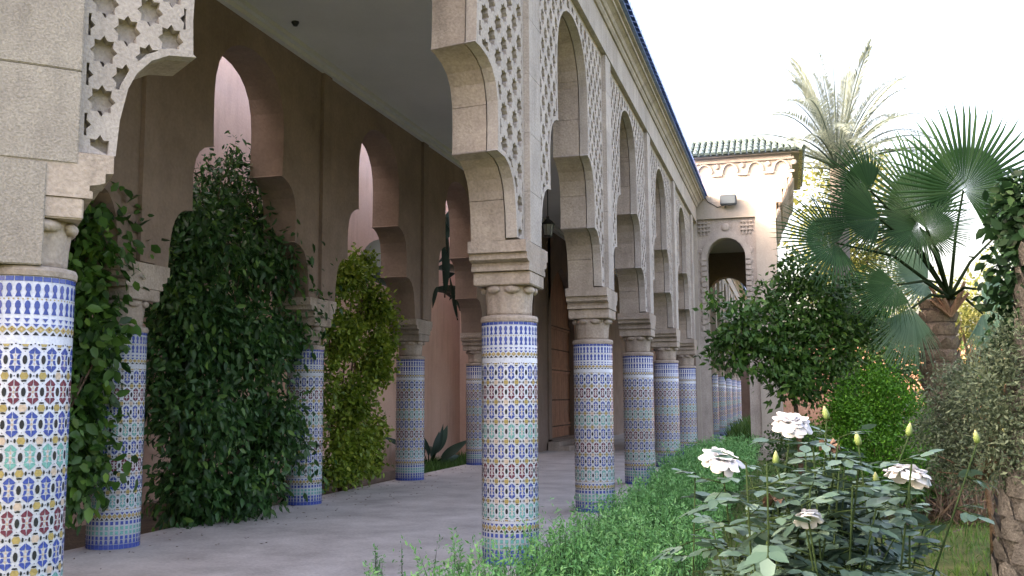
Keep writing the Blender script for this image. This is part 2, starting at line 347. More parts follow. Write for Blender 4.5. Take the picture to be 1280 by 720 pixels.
# ------------------------------------------------------------------ zellige column
RC, TC = .262, 2.2
def zellige():
    """flat pieces as (kind, material, polygon in (u,z)) with u in metres round the shaft"""
    out = []; NC = 17; cw = 2*PI*RC/NC; zb, rh = .39, .1788
    cols = ['tile_teal', 'tile_blue', 'tile_red', 'tile_blue']*2          # from the foot up
    def ell(u, z, a, b, k): return [(u+a*math.cos(2*PI*i/k), z+b*math.sin(2*PI*i/k)) for i in range(k)]
    def mir(pts, cu, cz, sx, sz): return [(cu+sx*cw*(x+random.uniform(-.008, .008)), cz+sz*rh*(y+random.uniform(-.004, .004))) for x, y in pts]
    HEART = ((.022, .395), (.12, .345), (.22, .30), (.325, .235), (.255, .180), (.14, .185), (.04, .195), (.018, .30))
    SIDE = ((.295, .165), (.25, .09), (.225, .018), (.085, .018), (.095, .10), (.18, .165))
    for i in range(NC):
        u0 = i*cw; um = u0+cw*.5
        for j in range(9):
            z = zb+j*rh
            if 0 < j < 8:
                out.append(('cross', 'tile_yellow' if (i+j) % 3 else 'tile_tan', mir(((.235, 0), (.18, .06), (.13, .115), (0, .10), (-.13, .115), (-.18, .06), (-.235, 0), (-.18, -.06), (-.13, -.115), (0, -.10), (.13, -.115), (.18, -.06)), u0, z, 1, 1)))
                for sx in (-1, 1): out.append(('bead', 'tile_black', mir(((.26, 0), (.29, .075), (.37, .05), (.39, 0), (.37, -.05), (.29, -.075)), u0, z, sx, 1)))
            else:
                out.append(('bead', 'tile_yellow', mir(((.20, .012), (.15, .055), (.10, .10), (0, .085), (-.10, .10), (-.15, .055), (-.20, .012)), u0, z, 1, 1 if j == 0 else -1)))
                for sx in (-1, 1): out.append(('bead', 'tile_black', mir(((.225, .01), (.265, .065), (.335, .045), (.35, .01)), u0, z, sx, 1 if j == 0 else -1)))
            for sz in (-1, 1):
                if (j == 0 and sz < 0) or (j == 8 and sz > 0): continue
                out.append(('bead', 'tile_black', mir(((-.16, .138), (0, .118), (.16, .138), (.11, .182), (-.11, .182)), u0, z, 1, sz)))
                out.append(('dot', 'tile_black', mir(((.035, .245), (0, .263), (-.035, .245), (0, .227)), u0, z, 1, sz)))
            out.append(('dot', 'tile_black', mir(((.05, 0), (0, .025), (-.05, 0), (0, -.025)), um, z, 1, 1)))
        for j in range(8):
            z = zb+(j+.5)*rh
            out.append(('lens', 'tile_black', ell(u0, z, cw*.125, rh*.145, 10)))
            for sx in (-1, 1):
                for sz in (-1, 1):
                    out.append(('petal', cols[j], mir(HEART, um, z, sx, sz))); out.append(('petal', cols[j], mir(SIDE, um, z, sx, sz)))
            out.append(('diamond', 'tile_tan', mir(((.075, 0), (0, .06), (-.075, 0), (0, -.06)), um, z, 1, 1)))
            for sz in (-1, 1): out.append(('diamond', 'tile_tan', mir(((.05, .13), (0, .20), (-.05, .13), (0, .085)), um, z, 1, sz)))
    def band(z0, z1):                                                    # gold chevron band
        n = 34; q = 2*PI*RC/n; zm = (z0+z1)/2
        for i in range(n):
            u = i*q
            out.append(('gold', 'tile_yellow', [(u, zm), (u+q*.5, z1-.012), (u+q, zm), (u+q*.5, z0+.012)]))
            out.append(('dot', 'tile_blue', [(u-q*.36, z1), (u, zm+.012), (u+q*.36, z1)]))
            out.append(('dot', 'tile_black', [(u-q*.36, z0), (u+q*.36, z0), (u, zm-.012)]))
            out.append(('dot', 'tile_tan', [(u+q*.5+.006*a, zm+.008*b) for a, b in ((1, 0), (0, 1), (-1, 0), (0, -1))]) if i % 2 else ('dot', 'tile_red', [(u+q*.5+.005*a, zm+.007*b) for a, b in ((1, 0), (0, 1), (-1, 0), (0, -1))]))
    band(1.868, 1.932); band(.292, .368)
    n = 34; q = 2*PI*RC/n
    for i in range(n):                                                   # two rows of keyholes, blue border squares
        u = i*q
        for zc, sg in ((1.985, 1), (2.082, 1)):
            h = .078
            out.append(('keyhole', 'tile_blue', [(u+q*x, zc+h*y) for x, y in ((-.34, 0), (.34, 0), (.2, .26), (.15, .36), (.29, .52), (.31, .72), (.2, .92), (0, 1), (-.2, .92), (-.31, .72), (-.29, .52), (-.15, .36), (-.2, .26))]))
        out.append(('dot', 'tile_yellow', [(u+q*.5+.006*a, 2.071+.006*b) for a, b in ((1, 0), (0, 1), (-1, 0), (0, -1))]))
        out.append(('dot', 'tile_yellow', [(u+.006*a, 2.071+.006*b) for a, b in ((1, 0), (0, 1), (-1, 0), (0, -1))]))
        out.append(('square', 'tile_blue', [(u-q*.45, 2.172), (u+q*.45, 2.172), (u+q*.45, 2.198), (u-q*.45, 2.198)]))
        out.append(('dot', 'tile_blue', [(u-q*.33, 1.962), (u, 1.94), (u+q*.33, 1.962)]))
        for k, (zz, c) in enumerate(((.262, 'tile_blue'), (.212, 'tile_teal'), (.165, 'tile_teal'), (.118, 'tile_blue'))):
            out.append(('square', c, [(u-q*.30, zz-.017), (u+q*.30, zz-.017), (u+q*.30, zz+.017), (u-q*.30, zz+.017)]))
        out.append(('square', 'tile_blue', [(u-q*.36, .055), (u+q*.36, .055), (u+q*.22, .095), (u-q*.22, .095)]))
        out.append(('square', 'tile_blue', [(u-q*.47, .004), (u+q*.47, .004), (u+q*.47, .05), (u-q*.47, .05)]))
    return out
TM = ['tile_blue', 'tile_red', 'tile_teal', 'tile_yellow', 'tile_black', 'tile_tan']
def cyl(u, z, r): a = u/RC; return (r*math.cos(a), r*math.sin(a), z)
def add_piece(mb, p, mi, skirt=True, local=None):
    n = len(p); cu = sum(q[0] for q in p)/n
    top = [cyl(u, z, RC+.0022) for u, z in p]
    if local: top = [tuple(Vector(t)-local) for t in top]
    if not skirt: mb.add(top, [tuple(range(n))], mi); return
    bot = [cyl(u, z, RC-.002) for u, z in p]
    if local: bot = [tuple(Vector(t)-local) for t in bot]
    mb.add(top+bot, [tuple(range(n))]+[(i, n+i, n+(i+1) % n, (i+1) % n) for i in range(n)], mi)
PIECES = zellige()
def mosaic_mesh(pieces):
    mb = MB()
    for k, m_, p in pieces: add_piece(mb, p, TM.index(m_), False)
    me = bpy.data.meshes.new('mosaic'); me.from_pydata(mb.v, [], mb.f)
    for q in TM: me.materials.append(M[q])
    me.polygons.foreach_set('material_index', mb.m); me.update()
    # faces outwards
    return me
shaft_me = MB().lathe([(RC, -.02), (RC, .4), (RC, 1.2), (RC, TC)], 48).mesh('shaft', 'tile_white'); set_smooth(shaft_me)
mosaic_me = mosaic_mesh(PIECES)
ring_me = MB().lathe([(.262, 2.2), (.272, 2.205), (.275, 2.235), (.265, 2.258), (.235, 2.265)], 40).mesh('ring', 'stone')
def cap_rf(a, z): return 1+.055*abs(math.cos(4*a))**.7*min(1, max(0, (z-2.262)/.05))
cap = MB().lathe([(.212, 2.262), (.208, 2.30), (.209, 2.38), (.216, 2.44), (.222, 2.50), (.222, 2.542)], 64, rf=cap_rf)
capital_me = cap.mesh('capital', 'stone'); set_smooth(capital_me)
curl_me = MB().ball((0, 0, 0), (.036, .078, .037), 12).mesh('leaf_scroll', 'stone'); set_smooth(curl_me)
slab_me = [MB().box(-.274, .274, -.265, .265, 2.54, 2.663).mesh('impost_block', 'stone')]
cp_ = [(.31, 2.666), (.31, 2.708), (.292, 2.712), (.292, 2.742), (.335, 2.75), (.375, 2.765), (.375, 2.82), (.418, 2.824), (.418, 2.932)]
cb = [(y, z) for y, z in cp_]+[(-y, z) for y, z in reversed(cp_)]
nq = len(cb); slab_me.append(MB().add([(x, y, z) for x in (-.278, .278) for y, z in cb], [tuple(range(nq)), tuple(range(nq, 2*nq))]+[(i, (i+1) % nq, nq+(i+1) % nq, nq+i) for i in range(nq)]).mesh('impost_corbel', 'stone'))
def bevel_mesh(me, wd):
    bm = bmesh.new(); bm.from_mesh(me); bmesh.ops.bevel(bm, geom=bm.edges[:], offset=wd, segments=2, affect='EDGES'); bm.to_mesh(me); bm.free()
for me in slab_me[:1]: bevel_mesh(me, .008)
def column(label, loc, rot=0, group=None, hero=False):
    t = thing('mosaic_column', label, 'column', loc, group); t.rotation_euler.z = rot
    sh = link('shaft', shaft_me, t)
    if not hero: sh.rotation_euler.z = random.uniform(0, 6.28)
    if not hero: tag(link('tile_mosaic', mosaic_me, sh), kind='stuff')
    link('ring', ring_me, t); cp = link('capital', capital_me, t)
    for k in range(8):
        c = link('leaf_scroll', curl_me, cp); a = (k+.5)*PI/4; c.location = (.238*math.cos(a), .238*math.sin(a), 2.502); c.rotation_euler.z = a
    for me in slab_me: link(me.name.split('.')[0], me, t)
    return t, sh
ordn = ['first', 'second', 'third', 'fourth', 'fifth', 'sixth']
for i in range(5):
    column('blue mosaic column of the garden-side row, %s along the straight arcade after the curved bay' % ordn[i], (XC, Y1+i*S, 0), 0 if True else 0, 'mosaic columns of the garden row')
for i in range(5):
    column('blue mosaic column of the inner row by the planting bed, %s after the big leafy climber' % ordn[i] if i else
           'blue mosaic column of the inner row half covered by large-leaved climber', (XL, Y1-.1+i*S, 0), 0, 'mosaic columns of the inner row')
for k in range(6, 11):
    column('distant blue mosaic column of the arcade beyond the gate pavilion', (XC, Y1+k*S, 0), 0, 'mosaic columns beyond the pavilion')
# hero column at the end of the curve: its large tiles are pieces of their own
A0 = -PI/4
hc, hsh = column('large blue red and teal mosaic column under the pale stone pier of the curved bay', Wm(0, SC0, 0), A0, None, True)
toC = math.atan2(-Wm(0, SC0, 0)[1], -Wm(0, SC0, 0)[0])-A0
rest = []; single = []
for k, m_, p in PIECES:
    a = sum(q[0] for q in p)/len(p)/RC; zc = sum(q[1] for q in p)/len(p)
    ok = math.cos(a-toC) > .05 and math.sin(a-toC) > -.9 and zc > .45
    (single if ok and k in ('petal', 'lens', 'cross') else rest).append((k, m_, p))
single.sort(key=lambda t: ({'cross': 2, 'petal': 1, 'lens': 0}[t[0]], -sum(q[1] for q in t[2])/len(t[2])))
big = [t for t in single if t[0] == 'lens' or t[0] in ('petal', 'cross')][:298]
ids = set(id(t) for t in big); rest += [t for t in single if id(t) not in ids]
for k, m_, p in big:
    n = len(p); c = Vector(cyl(sum(q[0] for q in p)/n, sum(q[1] for q in p)/n, RC))
    mb = MB(); add_piece(mb, p, 0, True, c); o = mb.build('tile', m_, hsh); o.location = c
tag(link('tile_mosaic', mosaic_mesh(rest), hsh), kind='stuff')

# ------------------------------------------------------------------ star lattice panels
def star_panel(name, length, f, parent, d0=.2, seed=0):
    """pierced stone facing over one bay: s from 0 to length between column centres"""
    hb = length/2; prof = PROF+[(hb, ZAPEX)]
    right = [(length-d, z) for d, z in reversed(prof[:-1])]
    outline = [(d0, 2.95)]+[(d, max(z, 2.95)) for d, z in prof]+right+[(length-d0, 2.95), (length-d0, ZPAN), (d0, ZPAN)]
    outline = [p if p[1] > 2.951 else (p[0], 2.95) for p in outline]
    O = np.array(outline)
    def dist(P):
        A = O; Bn = np.roll(O, -1, 0); AB = Bn-A; P = np.asarray(P)[:, None]
        tt = np.clip(((P-A)*AB).sum(-1)/np.maximum((AB**2).sum(-1), 1e-12), 0, 1)
        return np.linalg.norm(P-(A+AB*tt[..., None]), axis=-1).min(1)
    def inside(P):
        P = np.asarray(P); x, y = P[:, 0][:, None], P[:, 1][:, None]; A = O; Bn = np.roll(O, -1, 0)
        c = ((A[:, 1] > y) != (Bn[:, 1] > y)) & (x < (Bn[:, 0]-A[:, 0])*(y-A[:, 1])/(Bn[:, 1]-A[:, 1]+1e-12)+A[:, 0])
        return c.sum(1) % 2 == 1
    mg = .045
    verts = [Vector(p) for p in outline]; no = len(outline); edges = [(i, (i+1) % no) for i in range(no)]
    def addloop(pts):
        b = len(verts); verts.extend(Vector(p) for p in pts); edges.extend((b+i, b+(i+1) % len(pts)) for i in range(len(pts)))
    def addline(pts):
        b = len(verts); verts.extend(Vector(p) for p in pts); edges.extend((b+i, b+i+1) for i in range(len(pts)-1))
    addline([(d0+mg, 2.96), (d0+mg, ZPAN-mg), (length-d0-mg, ZPAN-mg), (length-d0-mg, 2.96)])
    ar = prof+right; off = []
    for i in range(len(ar)):
        a = Vector(ar[max(i-1, 0)]); b = Vector(ar[min(i+1, len(ar)-1)]); d = (b-a).normalized(); off.append((ar[i][0]-d.y*mg, ar[i][1]+d.x*mg))
    addline(off)
    stars = []; pxs, pz = .25, .305; ry, rx = .098, .075
    nx = int(length/pxs)+2; c0 = hb-(nx//2)*pxs
    for r in range(24):
        for k in range(nx+1):
            x = c0+k*pxs+(pxs/2 if r % 2 else 0); z = 6.02-r*pz/2
            if z < 2.9: continue
            pt = []
            for q in range(16):
                a = PI/2+q*PI/8; rr = 1 if q % 2 == 0 else .72
                pt.append((x+rx*rr*math.cos(a), z+ry*rr*math.sin(a)))
            I = inside(pt+[(x, z)]); dd = dist(pt+[(x, z)])
            if (I & (dd > mg)).any() and (I[-1] or (I & (dd > mg)).sum() > 4):
                stars.append((np.array(pt), (x, z))); addloop(pt)
                addloop([(x+.02*math.cos(q*PI/3), z-.062+.024*math.sin(q*PI/3)) for q in range(6)])
    vo, eo, fo, _, _, _ = delaunay_2d_cdt(verts, edges, [], 0, 1e-5)
    V2 = np.array([tuple(v) for v in vo]); F = np.array([f_ for f_ in fo if len(f_) == 3])
    cen = V2[F].mean(1); ins = inside(cen); F = F[ins]; cen = cen[ins]; dd = dist(cen); dep = np.zeros(len(F))
    for pt, (x, z) in stars:
        nb = (abs(cen[:, 0]-x) < .11) & (abs(cen[:, 1]-z) < .14) & (dd > mg*.97)
        idx = np.where(nb)[0]
        if not len(idx): continue
        q = cen[idx]; A = pt; Bn = np.roll(pt, -1, 0)
        c = ((A[:, 1] > q[:, 1:2]) != (Bn[:, 1] > q[:, 1:2])) & (q[:, 0:1] < (Bn[:, 0]-A[:, 0])*(q[:, 1:2]-A[:, 1])/(Bn[:, 1]-A[:, 1]+1e-12)+A[:, 0])
        ii = idx[c.sum(1) % 2 == 1]; dep[ii] = 1
        hole = ((cen[ii, 0]-x)/.02)**2+((cen[ii, 1]-z+.062)/.024)**2 < .95; dep[ii[hole]] = 2
    dp = {0: .215, 1: .142, 2: .10}; vid = {}; vs = []; fs = []
    def vert(i, l):
        if (i, l) not in vid: vid[(i, l)] = len(vs); vs.append(f(dp[l], V2[i][0], V2[i][1]))
        return vid[(i, l)]
    em = {}
    for tri, l in zip(F, dep):
        l = int(l); fs.append(tuple(vert(i, l) for i in tri))
        for a, b in ((0, 1), (1, 2), (2, 0)): em.setdefault((min(tri[a], tri[b]), max(tri[a], tri[b])), []).append(l)
    for (a, b), ls in em.items():
        if len(ls) == 2 and ls[0] != ls[1]: fs.append((vert(a, ls[0]), vert(b, ls[0]), vert(b, ls[1]), vert(a, ls[1])))
        elif len(ls) == 1:
            k = ('x', a), ('x', b); q = []
            for i in (a, b):
                if ('x', i) not in vid: vid[('x', i)] = len(vs); vs.append(f(.11, V2[i][0], V2[i][1]))
                q.append(vid[('x', i)])
            fs.append((vert(a, ls[0]), vert(b, ls[0]), q[1], q[0]))
    me = bpy.data.meshes.new(name); me.from_pydata(vs, [], fs); me.materials.append(M['stone_carved'])
    bm = bmesh.new(); bm.from_mesh(me); bmesh.ops.recalc_face_normals(bm, faces=bm.faces); bm.to_mesh(me); bm.free()
    return link(name, me, parent)

# ------------------------------------------------------------------ garden arcade wall
aw = thing('garden_arcade', 'sandstone arcade wall with lobed arches and star lattice facing the garden', 'arcade', (XC, Y1, 0))
INV = lambda f: (lambda o, s, z: tuple(Vector(f(o, s, z))-Vector((XC, Y1, 0))))
fl_ = INV(Wm); H = S/2; HCV = -SC0/2
HB = .098
# shared straight blocks
blk = []
for z0, z1 in zip(COURSES, COURSES[1:]):
    me = pier_block(z0+.0025, z1-.0025, H-.002, H-.002, -.235, HB, IDENT).mesh('stone_block', 'stone'); blk.append(me)
for i in range(1, 5):
    for me in blk: link('stone_block', me, aw, (0, i*S, 0))
for base, hl, hr in ((0, HCV, H), (SC0, HCV, HCV)):        # the two piers of the curved bay
    for z0, z1 in zip(COURSES, COURSES[1:]):
        pier_block(z0+.0025, z1-.0025, hl-.002, hr-.002, -.235, HB, lambda o, s, z, b=base: fl_(o, s+b, z), 16).build('stone_block', 'stone', aw)
p0 = star_panel('lattice_panel', S, IDENT, aw)
for i in range(1, 4): link('lattice_panel', p0.data, aw, (0, i*S, 0))
star_panel('lattice_panel', -SC0, lambda o, s, z: fl_(o, s+SC0, z), aw)
star_panel('lattice_panel', -SC0, lambda o, s, z: fl_(o, s+2*SC0, z), aw)
strip_z = [2.94, 3.42, 3.98, 4.55, 5.1, 5.65, ZPAN-.002]
def strips(base, f, a=-.2, b=.2, o1=.272, ny=1, m='stone_carved'):
    for z0, z1 in zip(strip_z, strip_z[1:]):
        me = MB(lambda o, s, z: f(o, s+base, z)).box(.09, o1, a, b, z0+.002, z1-.002, ny); me.build('pilaster_block', m, aw)
for i in range(0, 5): strips(i*S, fl_)
# frieze, cornice
def frieze(s0, s1, ny):
    MB(fl_).box(-.24, .285, s0+.002, s1-.002, ZPAN+.002, ZFRI, ny).build('frieze_block', 'stone_carved', aw)
    MB(fl_).extrude([(-.24, ZFRI), (.31, ZFRI), (.335, ZFRI+.035), (.335, ZFRI+.065), (.36, ZFRI+.075), (.385, ZFRI+.12), (.43, ZFRI+.155), (.455, ZFRI+.16), (.455, ZFRI+.205), (.50, ZFRI+.215), (.50, ZFRI+.25), (-.24, ZFRI+.25)], s0+.0015, s1-.0015, ny).build('cornice_block', 'stone_carved', aw)
sb = [SC0*2.2, SC0*1.5, SC0, SC0*.5, 0]+[k*S/2 for k in range(1, 9)]+[YP-Y1-.02]
for a, b in zip(sb, sb[1:]): frieze(a, b, 10 if a < 0 else 1)
# blue tiled roof: barrel tiles
def blue_roof(s0, s1, f, parent):
    ZE = ZFRI+.255
    sl = MB(f); sl.extrude([(.55, ZE), (.55, ZE+.03), (-1.6, ZE+.82), (-1.6, ZE)], s0, s1, max(1, int((s1-s0)/.6)))
    ro = sl.build('roof', 'roof_blue', parent)
    vs = []; fs = []; n = int((s1-s0)/.22)
    for k in range(n):
        s = s0+(k+.5)*(s1-s0)/n
        for c in range(4):
            oa, ob = .60-c*.5, .60-(c+1)*.5-.05; ra, rb = .10, .085
            za = ZE+.05+(.55-oa)*.368; zb_ = ZE+.05+(.55-ob)*.368; b = len(vs)
            for (o, z, r_) in ((oa, za+.012, ra), (ob, zb_, rb)):
                for q in range(7):
                    a = PI*q/6; vs.append(f(o, s+r_*math.cos(a), z+r_*math.sin(a)))
            for q in range(6): fs.append((b+q, b+q+1, b+8+q, b+7+q))
            if c == 0: fs.append(tuple(b+q for q in range(7)))
    me = bpy.data.meshes.new('roof_tiles'); me.from_pydata(vs, [], fs); me.materials.append(M['roof_blue'])
    tag(link('roof_tiles', me, ro), kind='stuff')
blue_roof(SC0*2.2, YP-Y1-.02, fl_, aw)
# pale stone pier above the hero column
for z0, z1, b in ((2.262, 2.858, .06), (2.862, 3.41, .215), (3.414, 3.96, .215), (3.964, 4.5, .215), (4.504, 5.1, .215), (5.104, 5.65, .215), (5.654, ZPAN-.004, .215)):
    o = MB(lambda o, s, z: fl_(o, s+SC0, z)).box(.02 if z0 > 2.8 else -.2, .287, -.75, b, z0, z1, 6).build('pier_block', 'stone_pale', aw); bevel_mesh(o.data, .006)
MB(lambda o, s, z: fl_(o, s+SC0, z)).box(-.2, .285, -.76, -.33, -.1, 2.26, 4).build('pier_block', 'stone_pale', aw)

# far arcade beyond the pavilion
fa = thing('far_arcade', 'sandstone arcade continuing beyond the gate pavilion', 'arcade', (XC, Y1, 0))
pl_me = MB().box(.139, .212, -H, H, 5.99, ZPAN).mesh('facing', 'stone_carved')
for k in range(6, 11):
    for me in blk: link('stone_block', me, fa, (0, k*S, 0))
    if k < 10: link('lattice_panel', p0.data, fa, (0, k*S, 0))
    MB().box(.09, .272, k*S-.2, k*S+.2, 2.94, ZPAN).build('pilaster_block', 'stone_carved', fa)
MB().box(-.24, .285, 31.7-Y1, 52, ZPAN+.002, ZFRI).build('frieze_block', 'stone_carved', fa)
MB().extrude([(-.24, ZFRI), (.31, ZFRI), (.335, ZFRI+.065), (.385, ZFRI+.12), (.455, ZFRI+.16), (.455, ZFRI+.205), (.50, ZFRI+.215), (.50, ZFRI+.25), (-.24, ZFRI+.25)], 31.7-Y1, 52).build('cornice_block', 'stone', fa)
blue_roof(31.7-Y1, 52, IDENT, fa)

# ------------------------------------------------------------------ inner arcade wall (towards the planting bed)
iw = thing('inner_arcade', 'plastered lobed arches, shade painted in as brown, on the planting bed side of the gallery', 'arcade', (XL, Y1-.1, 0))
ip = pier_block(2.932, 6.44, H-.001, H-.001, -.25, .25, IDENT, 8).mesh('arch_pier', 'plaster_shaded')  # brown tone carries painted shade over the sand colour
for i in range(-2, 5): link('arch_pier', ip, iw, (0, i*S, 0))
for i in range(-2, 5):
    MB().box(.249, .30, -.13, .13, 2.94, 6.30).build('pilaster', 'plaster_shaded', iw, loc=(0, i*S, 0))
    MB().box(.249, .275, .145, .165, 2.94, 6.30).build('gap_shade_strip', 'kerb_brown', iw, loc=(0, i*S, 0))  # raised dark strip paints in the shaded gap beside each pilaster
yA, yB = -2.5*S, 4*S+H
MB().box(.249, .33, yA, yB+26, 6.31, 6.38).build('wall_cornice', 'ceiling_paint', iw)
MB().box(.249, .40, yA, yB+26, 6.382, 6.448).build('wall_cornice', 'ceiling_paint', iw)
# solid wall with the great door
dw = thing('door_wall', 'plastered gallery wall, shade painted in as brown, round the tall wooden door', 'wall', (XL, 27.5, 0))
DY0, DY1, DZ0, DZS, DZA = 27.0, 30.5, .30, 3.6, 5.35
yb0 = Y1-.1+4*S+H
n = 24; prof = []
for k in range(n+1):
    q = k/n; y = DY0+(DY1-DY0)*q; e = abs(2*q-1); prof.append((y-27.5, DZS+(DZA-DZS)*math.sqrt(max(0, 1-e**1.55))))
mb = MB(); mb.box(-.25, .25, yb0-27.5+.002, DY0-27.5, -.1, 6.44); mb.box(-.25, .25, DY1-27.5, 62-27.5, -.1, 6.44)
mb.box(-.25, .25, DY0-27.5, DY1-27.5, -.1, DZ0); mb.box(-.2, .2, -2.15, yb0-27.5+.01, -.1, 5.98)
for (a, za), (b, zb_) in zip(prof, prof[1:]):
    mb.add([(x, y, z) for x in (-.25, .25) for y, z in ((a, za), (b, zb_), (b, 6.44), (a, 6.44))], [(0, 1, 2, 3), (4, 7, 6, 5), (0, 4, 5, 1)])
mb.build('wall_face', 'plaster_shaded', dw)
for k, (w_, h_) in enumerate(((.6, .12), (.32, .24))):
    MB().box(.25, .25+w_, DY0-27.7, DY1-27.3, 0 if k == 0 else .121, h_).build('step', 'stone', dw)
dr = thing('wooden_door', 'tall pointed reddish wooden double door with iron studs at the gallery end', 'door', (XL, 28.75, DZ0))
def arch_z(y): q = (y-DY0)/(DY1-DY0); return DZS+(DZA-DZS)*math.sqrt(max(0, 1-abs(2*q-1)**1.55))-DZ0
npl = 12; pw = (DY1-DY0)/npl
for k in range(npl):
    a, b = DY0+k*pw+.006, DY0+(k+1)*pw-.006
    mb = MB(); za, zm_, zb_ = arch_z(a)+.02, arch_z((a+b)/2)+.02, arch_z(b)+.02
    mb.add([(x, y-28.75, z) for x in (.0, .07) for y, z in ((a, 0), (b, 0), (b, zb_), ((a+b)/2, zm_), (a, za))], [(0, 1, 2, 3, 4), (9, 8, 7, 6, 5)]+[(i, 5+i, 5+(i+1) % 5, (i+1) % 5) for i in range(5)])
    mb.build('plank', 'door_wood', dr)
for z in (.25, 1.9, 3.2):
    MB().box(.07, .11, DY0-28.75+.05, DY1-28.75-.05, z, z+.16).build('rail', 'door_wood', dr)
st = MB()
for z in (.33, 1.1, 1.98, 2.6, 3.28):
    for k in range(24): st.ball((.112 if z in (.33, 1.98, 3.28) else .072, DY0-28.75+.1+k*(DY1-DY0-.2)/23, z), .022, 6)
tag(st.build('iron_studs', 'iron_black', dr), kind='stuff')
# gallery end wall + ceiling
o = thing('gallery_end_wall', 'plain far wall closing the end of the gallery', 'wall', (-4.6, 60.9, 0))
MB().box(-2.3, 2.4, 0, .3, -.1, 6.44).build('wall_face', 'plaster_shaded', o)
cl = MB(); pol = [Wm(-.24, 52, 0)[:2], Wm(-.24, 0, 0)[:2]]+[Wm(-.24, SC0*k/10*1.9, 0)[:2] for k in range(1, 11)]+[(XL-.4, -3), (XL-.4, 61)]
n = len(pol); cl.add([(*p, 6.45) for p in pol]+[(*p, 6.75) for p in pol], [tuple(range(n)), tuple(range(n, 2*n))]+[(i, (i+1) % n, n+(i+1) % n, n+i) for i in range(n)])
tag(cl.build('ceiling', 'ceiling_paint'), kind='structure')
o = thing('ceiling_fitting', 'small round dark fitting on the grey gallery ceiling', 'ceiling fitting', (-6.1, 11.2, 6.45))
MB().lathe([(.05, 0), (.05, -.02), (.03, -.05), (.0301, -.055)], 16).build('fitting_body', 'iron_black', o)

# hanging lantern
LP = Vector((-4.64, 19.27, 4.76))
lt = thing('hanging_lantern', 'small black iron lantern hanging from the gallery ceiling', 'lantern', LP)
MB().lathe([(.09, 0), (.10, .015), (.10, .03), (.085, .035)], 8).build('lantern_base', 'iron_black', lt)
MB().lathe([(.085, .036), (.12, .25), (.119, .251)], 8).build('glass', 'lantern_glass', lt)
MB().lathe([(.15, .25), (.15, .265), (.08, .34), (.03, .38), (.03, .43)], 8).build('lantern_cap', 'iron_black', lt)
for k in range(8):
    a = k*PI/4; MB().tube([(.087*math.cos(a), .087*math.sin(a), .03), (.122*math.cos(a), .122*math.sin(a), .255)], .007, 5).build('bar', 'iron_black', lt)
MB().tube([(0, 0, .42), (0, 0, 6.455-LP.z)], .011, 6).build('chain', 'iron_black', lt)

# ------------------------------------------------------------------ gate pavilion
pv = thing('gate_pavilion', 'cream gate pavilion with green tiled roof and carved arched portal', 'pavilion', (-1.3, YP, 0))
PX0, PX1, PD = -2.36, -.165, 4.9        # world x of the wall, depth
lx = lambda x: x+1.3
def arch_wall(mb, x0, x1, a0, a1, zs, za, ztop, y0, y1, z0=-.16, nn=20, e=2.0):
    mb.box(lx(x0), lx(a0), y0, y1, z0, ztop); mb.box(lx(a1), lx(x1), y0, y1, z0, ztop)
    c, hw = (a0+a1)/2, (a1-a0)/2; pts = []
    for k in range(nn+1):
        th = PI-PI*k/nn; pts.append((c+hw*math.cos(th), zs+(za-zs)*math.sin(th)))
    for (xa, za_), (xb, zb_) in zip(pts, pts[1:]):
        mb.add([(lx(x), y, z) for y in (y0, y1) for x, z in ((xa, za_), (xb, zb_), (xb, ztop), (xa, ztop))], [(0, 1, 2, 3), (4, 7, 6, 5), (0, 4, 5, 1), (3, 2, 6, 7)])
OX0, OX1, OZS, OZA = -2.0, -.985, 5.2, 5.74
FX0, FX1, FZ = -2.25, -.70, 6.27         # recessed portal frame
mb = MB(); arch_wall(mb, FX0-.0, FX1+.0, OX0, OX1, OZS, OZA, FZ, .09, .55); mb.build('portal_wall', 'stone_carved', pv)
mb = MB(); mb.box(lx(PX0), lx(FX0)-.001, 0, .55, -.16, FZ); mb.box(lx(FX1)+.001, lx(PX1), 0, .55, -.16, FZ)
mb.build('front_wall', 'plaster_pale', pv)
# upper wall laid in pale courses
for z0, z1, cuts in ((FZ+.002, 6.72, (PX0, -1.45, -.62, PX1)), (6.724, 7.28, (PX0, -1.85, -.9, .0))):
    for a, b in zip(cuts, cuts[1:]): MB().box(lx(a)+.0015, lx(b)-.0015, 0, .55, z0, z1).build('wall_block', 'plaster_pale', pv)
MB().box(lx(PX0), lx(.30), 0, .55, 7.284, 7.93).build('wall_block', 'plaster_pale', pv)
# flank, back and inner walls
mb = MB(); mb.box(lx(PX1)-.5, lx(PX1)-.002, .551, 1.1, -.16, 7.28); mb.box(lx(PX1)-.5, lx(PX1)-.002, PD-1.1, PD, -.16, 7.28); mb.box(lx(PX1)-.5, lx(PX1)-.002, 1.1, PD-1.1, 4.9, 7.28)
mb.box(lx(PX1)-.5, lx(.30), .551, PD, 7.29, 7.93); mb.build('flank_wall', 'plaster_pale', pv)
mb = MB(); arch_wall(mb, PX0, PX1-.51, -2.3, -1.12, 4.6, 5.2, 7.93, PD-.5, PD); mb.build('back_wall', 'plaster_shaded', pv)
mb = MB(); mb.box(lx(PX0)-.25, lx(PX0)-.002, .0, PD, -.16, 7.93); mb.build('inner_wall', 'plaster_shaded', pv)
MB().box(lx(PX0), lx(PX1)-.51, .56, PD-.51, 5.95, 6.1).build('vault', 'ceiling_paint', pv)
MB().box(lx(OX0)-.4, lx(PX1), -.35, .6, -.16, .10).build('threshold', 'stone_pale', pv)
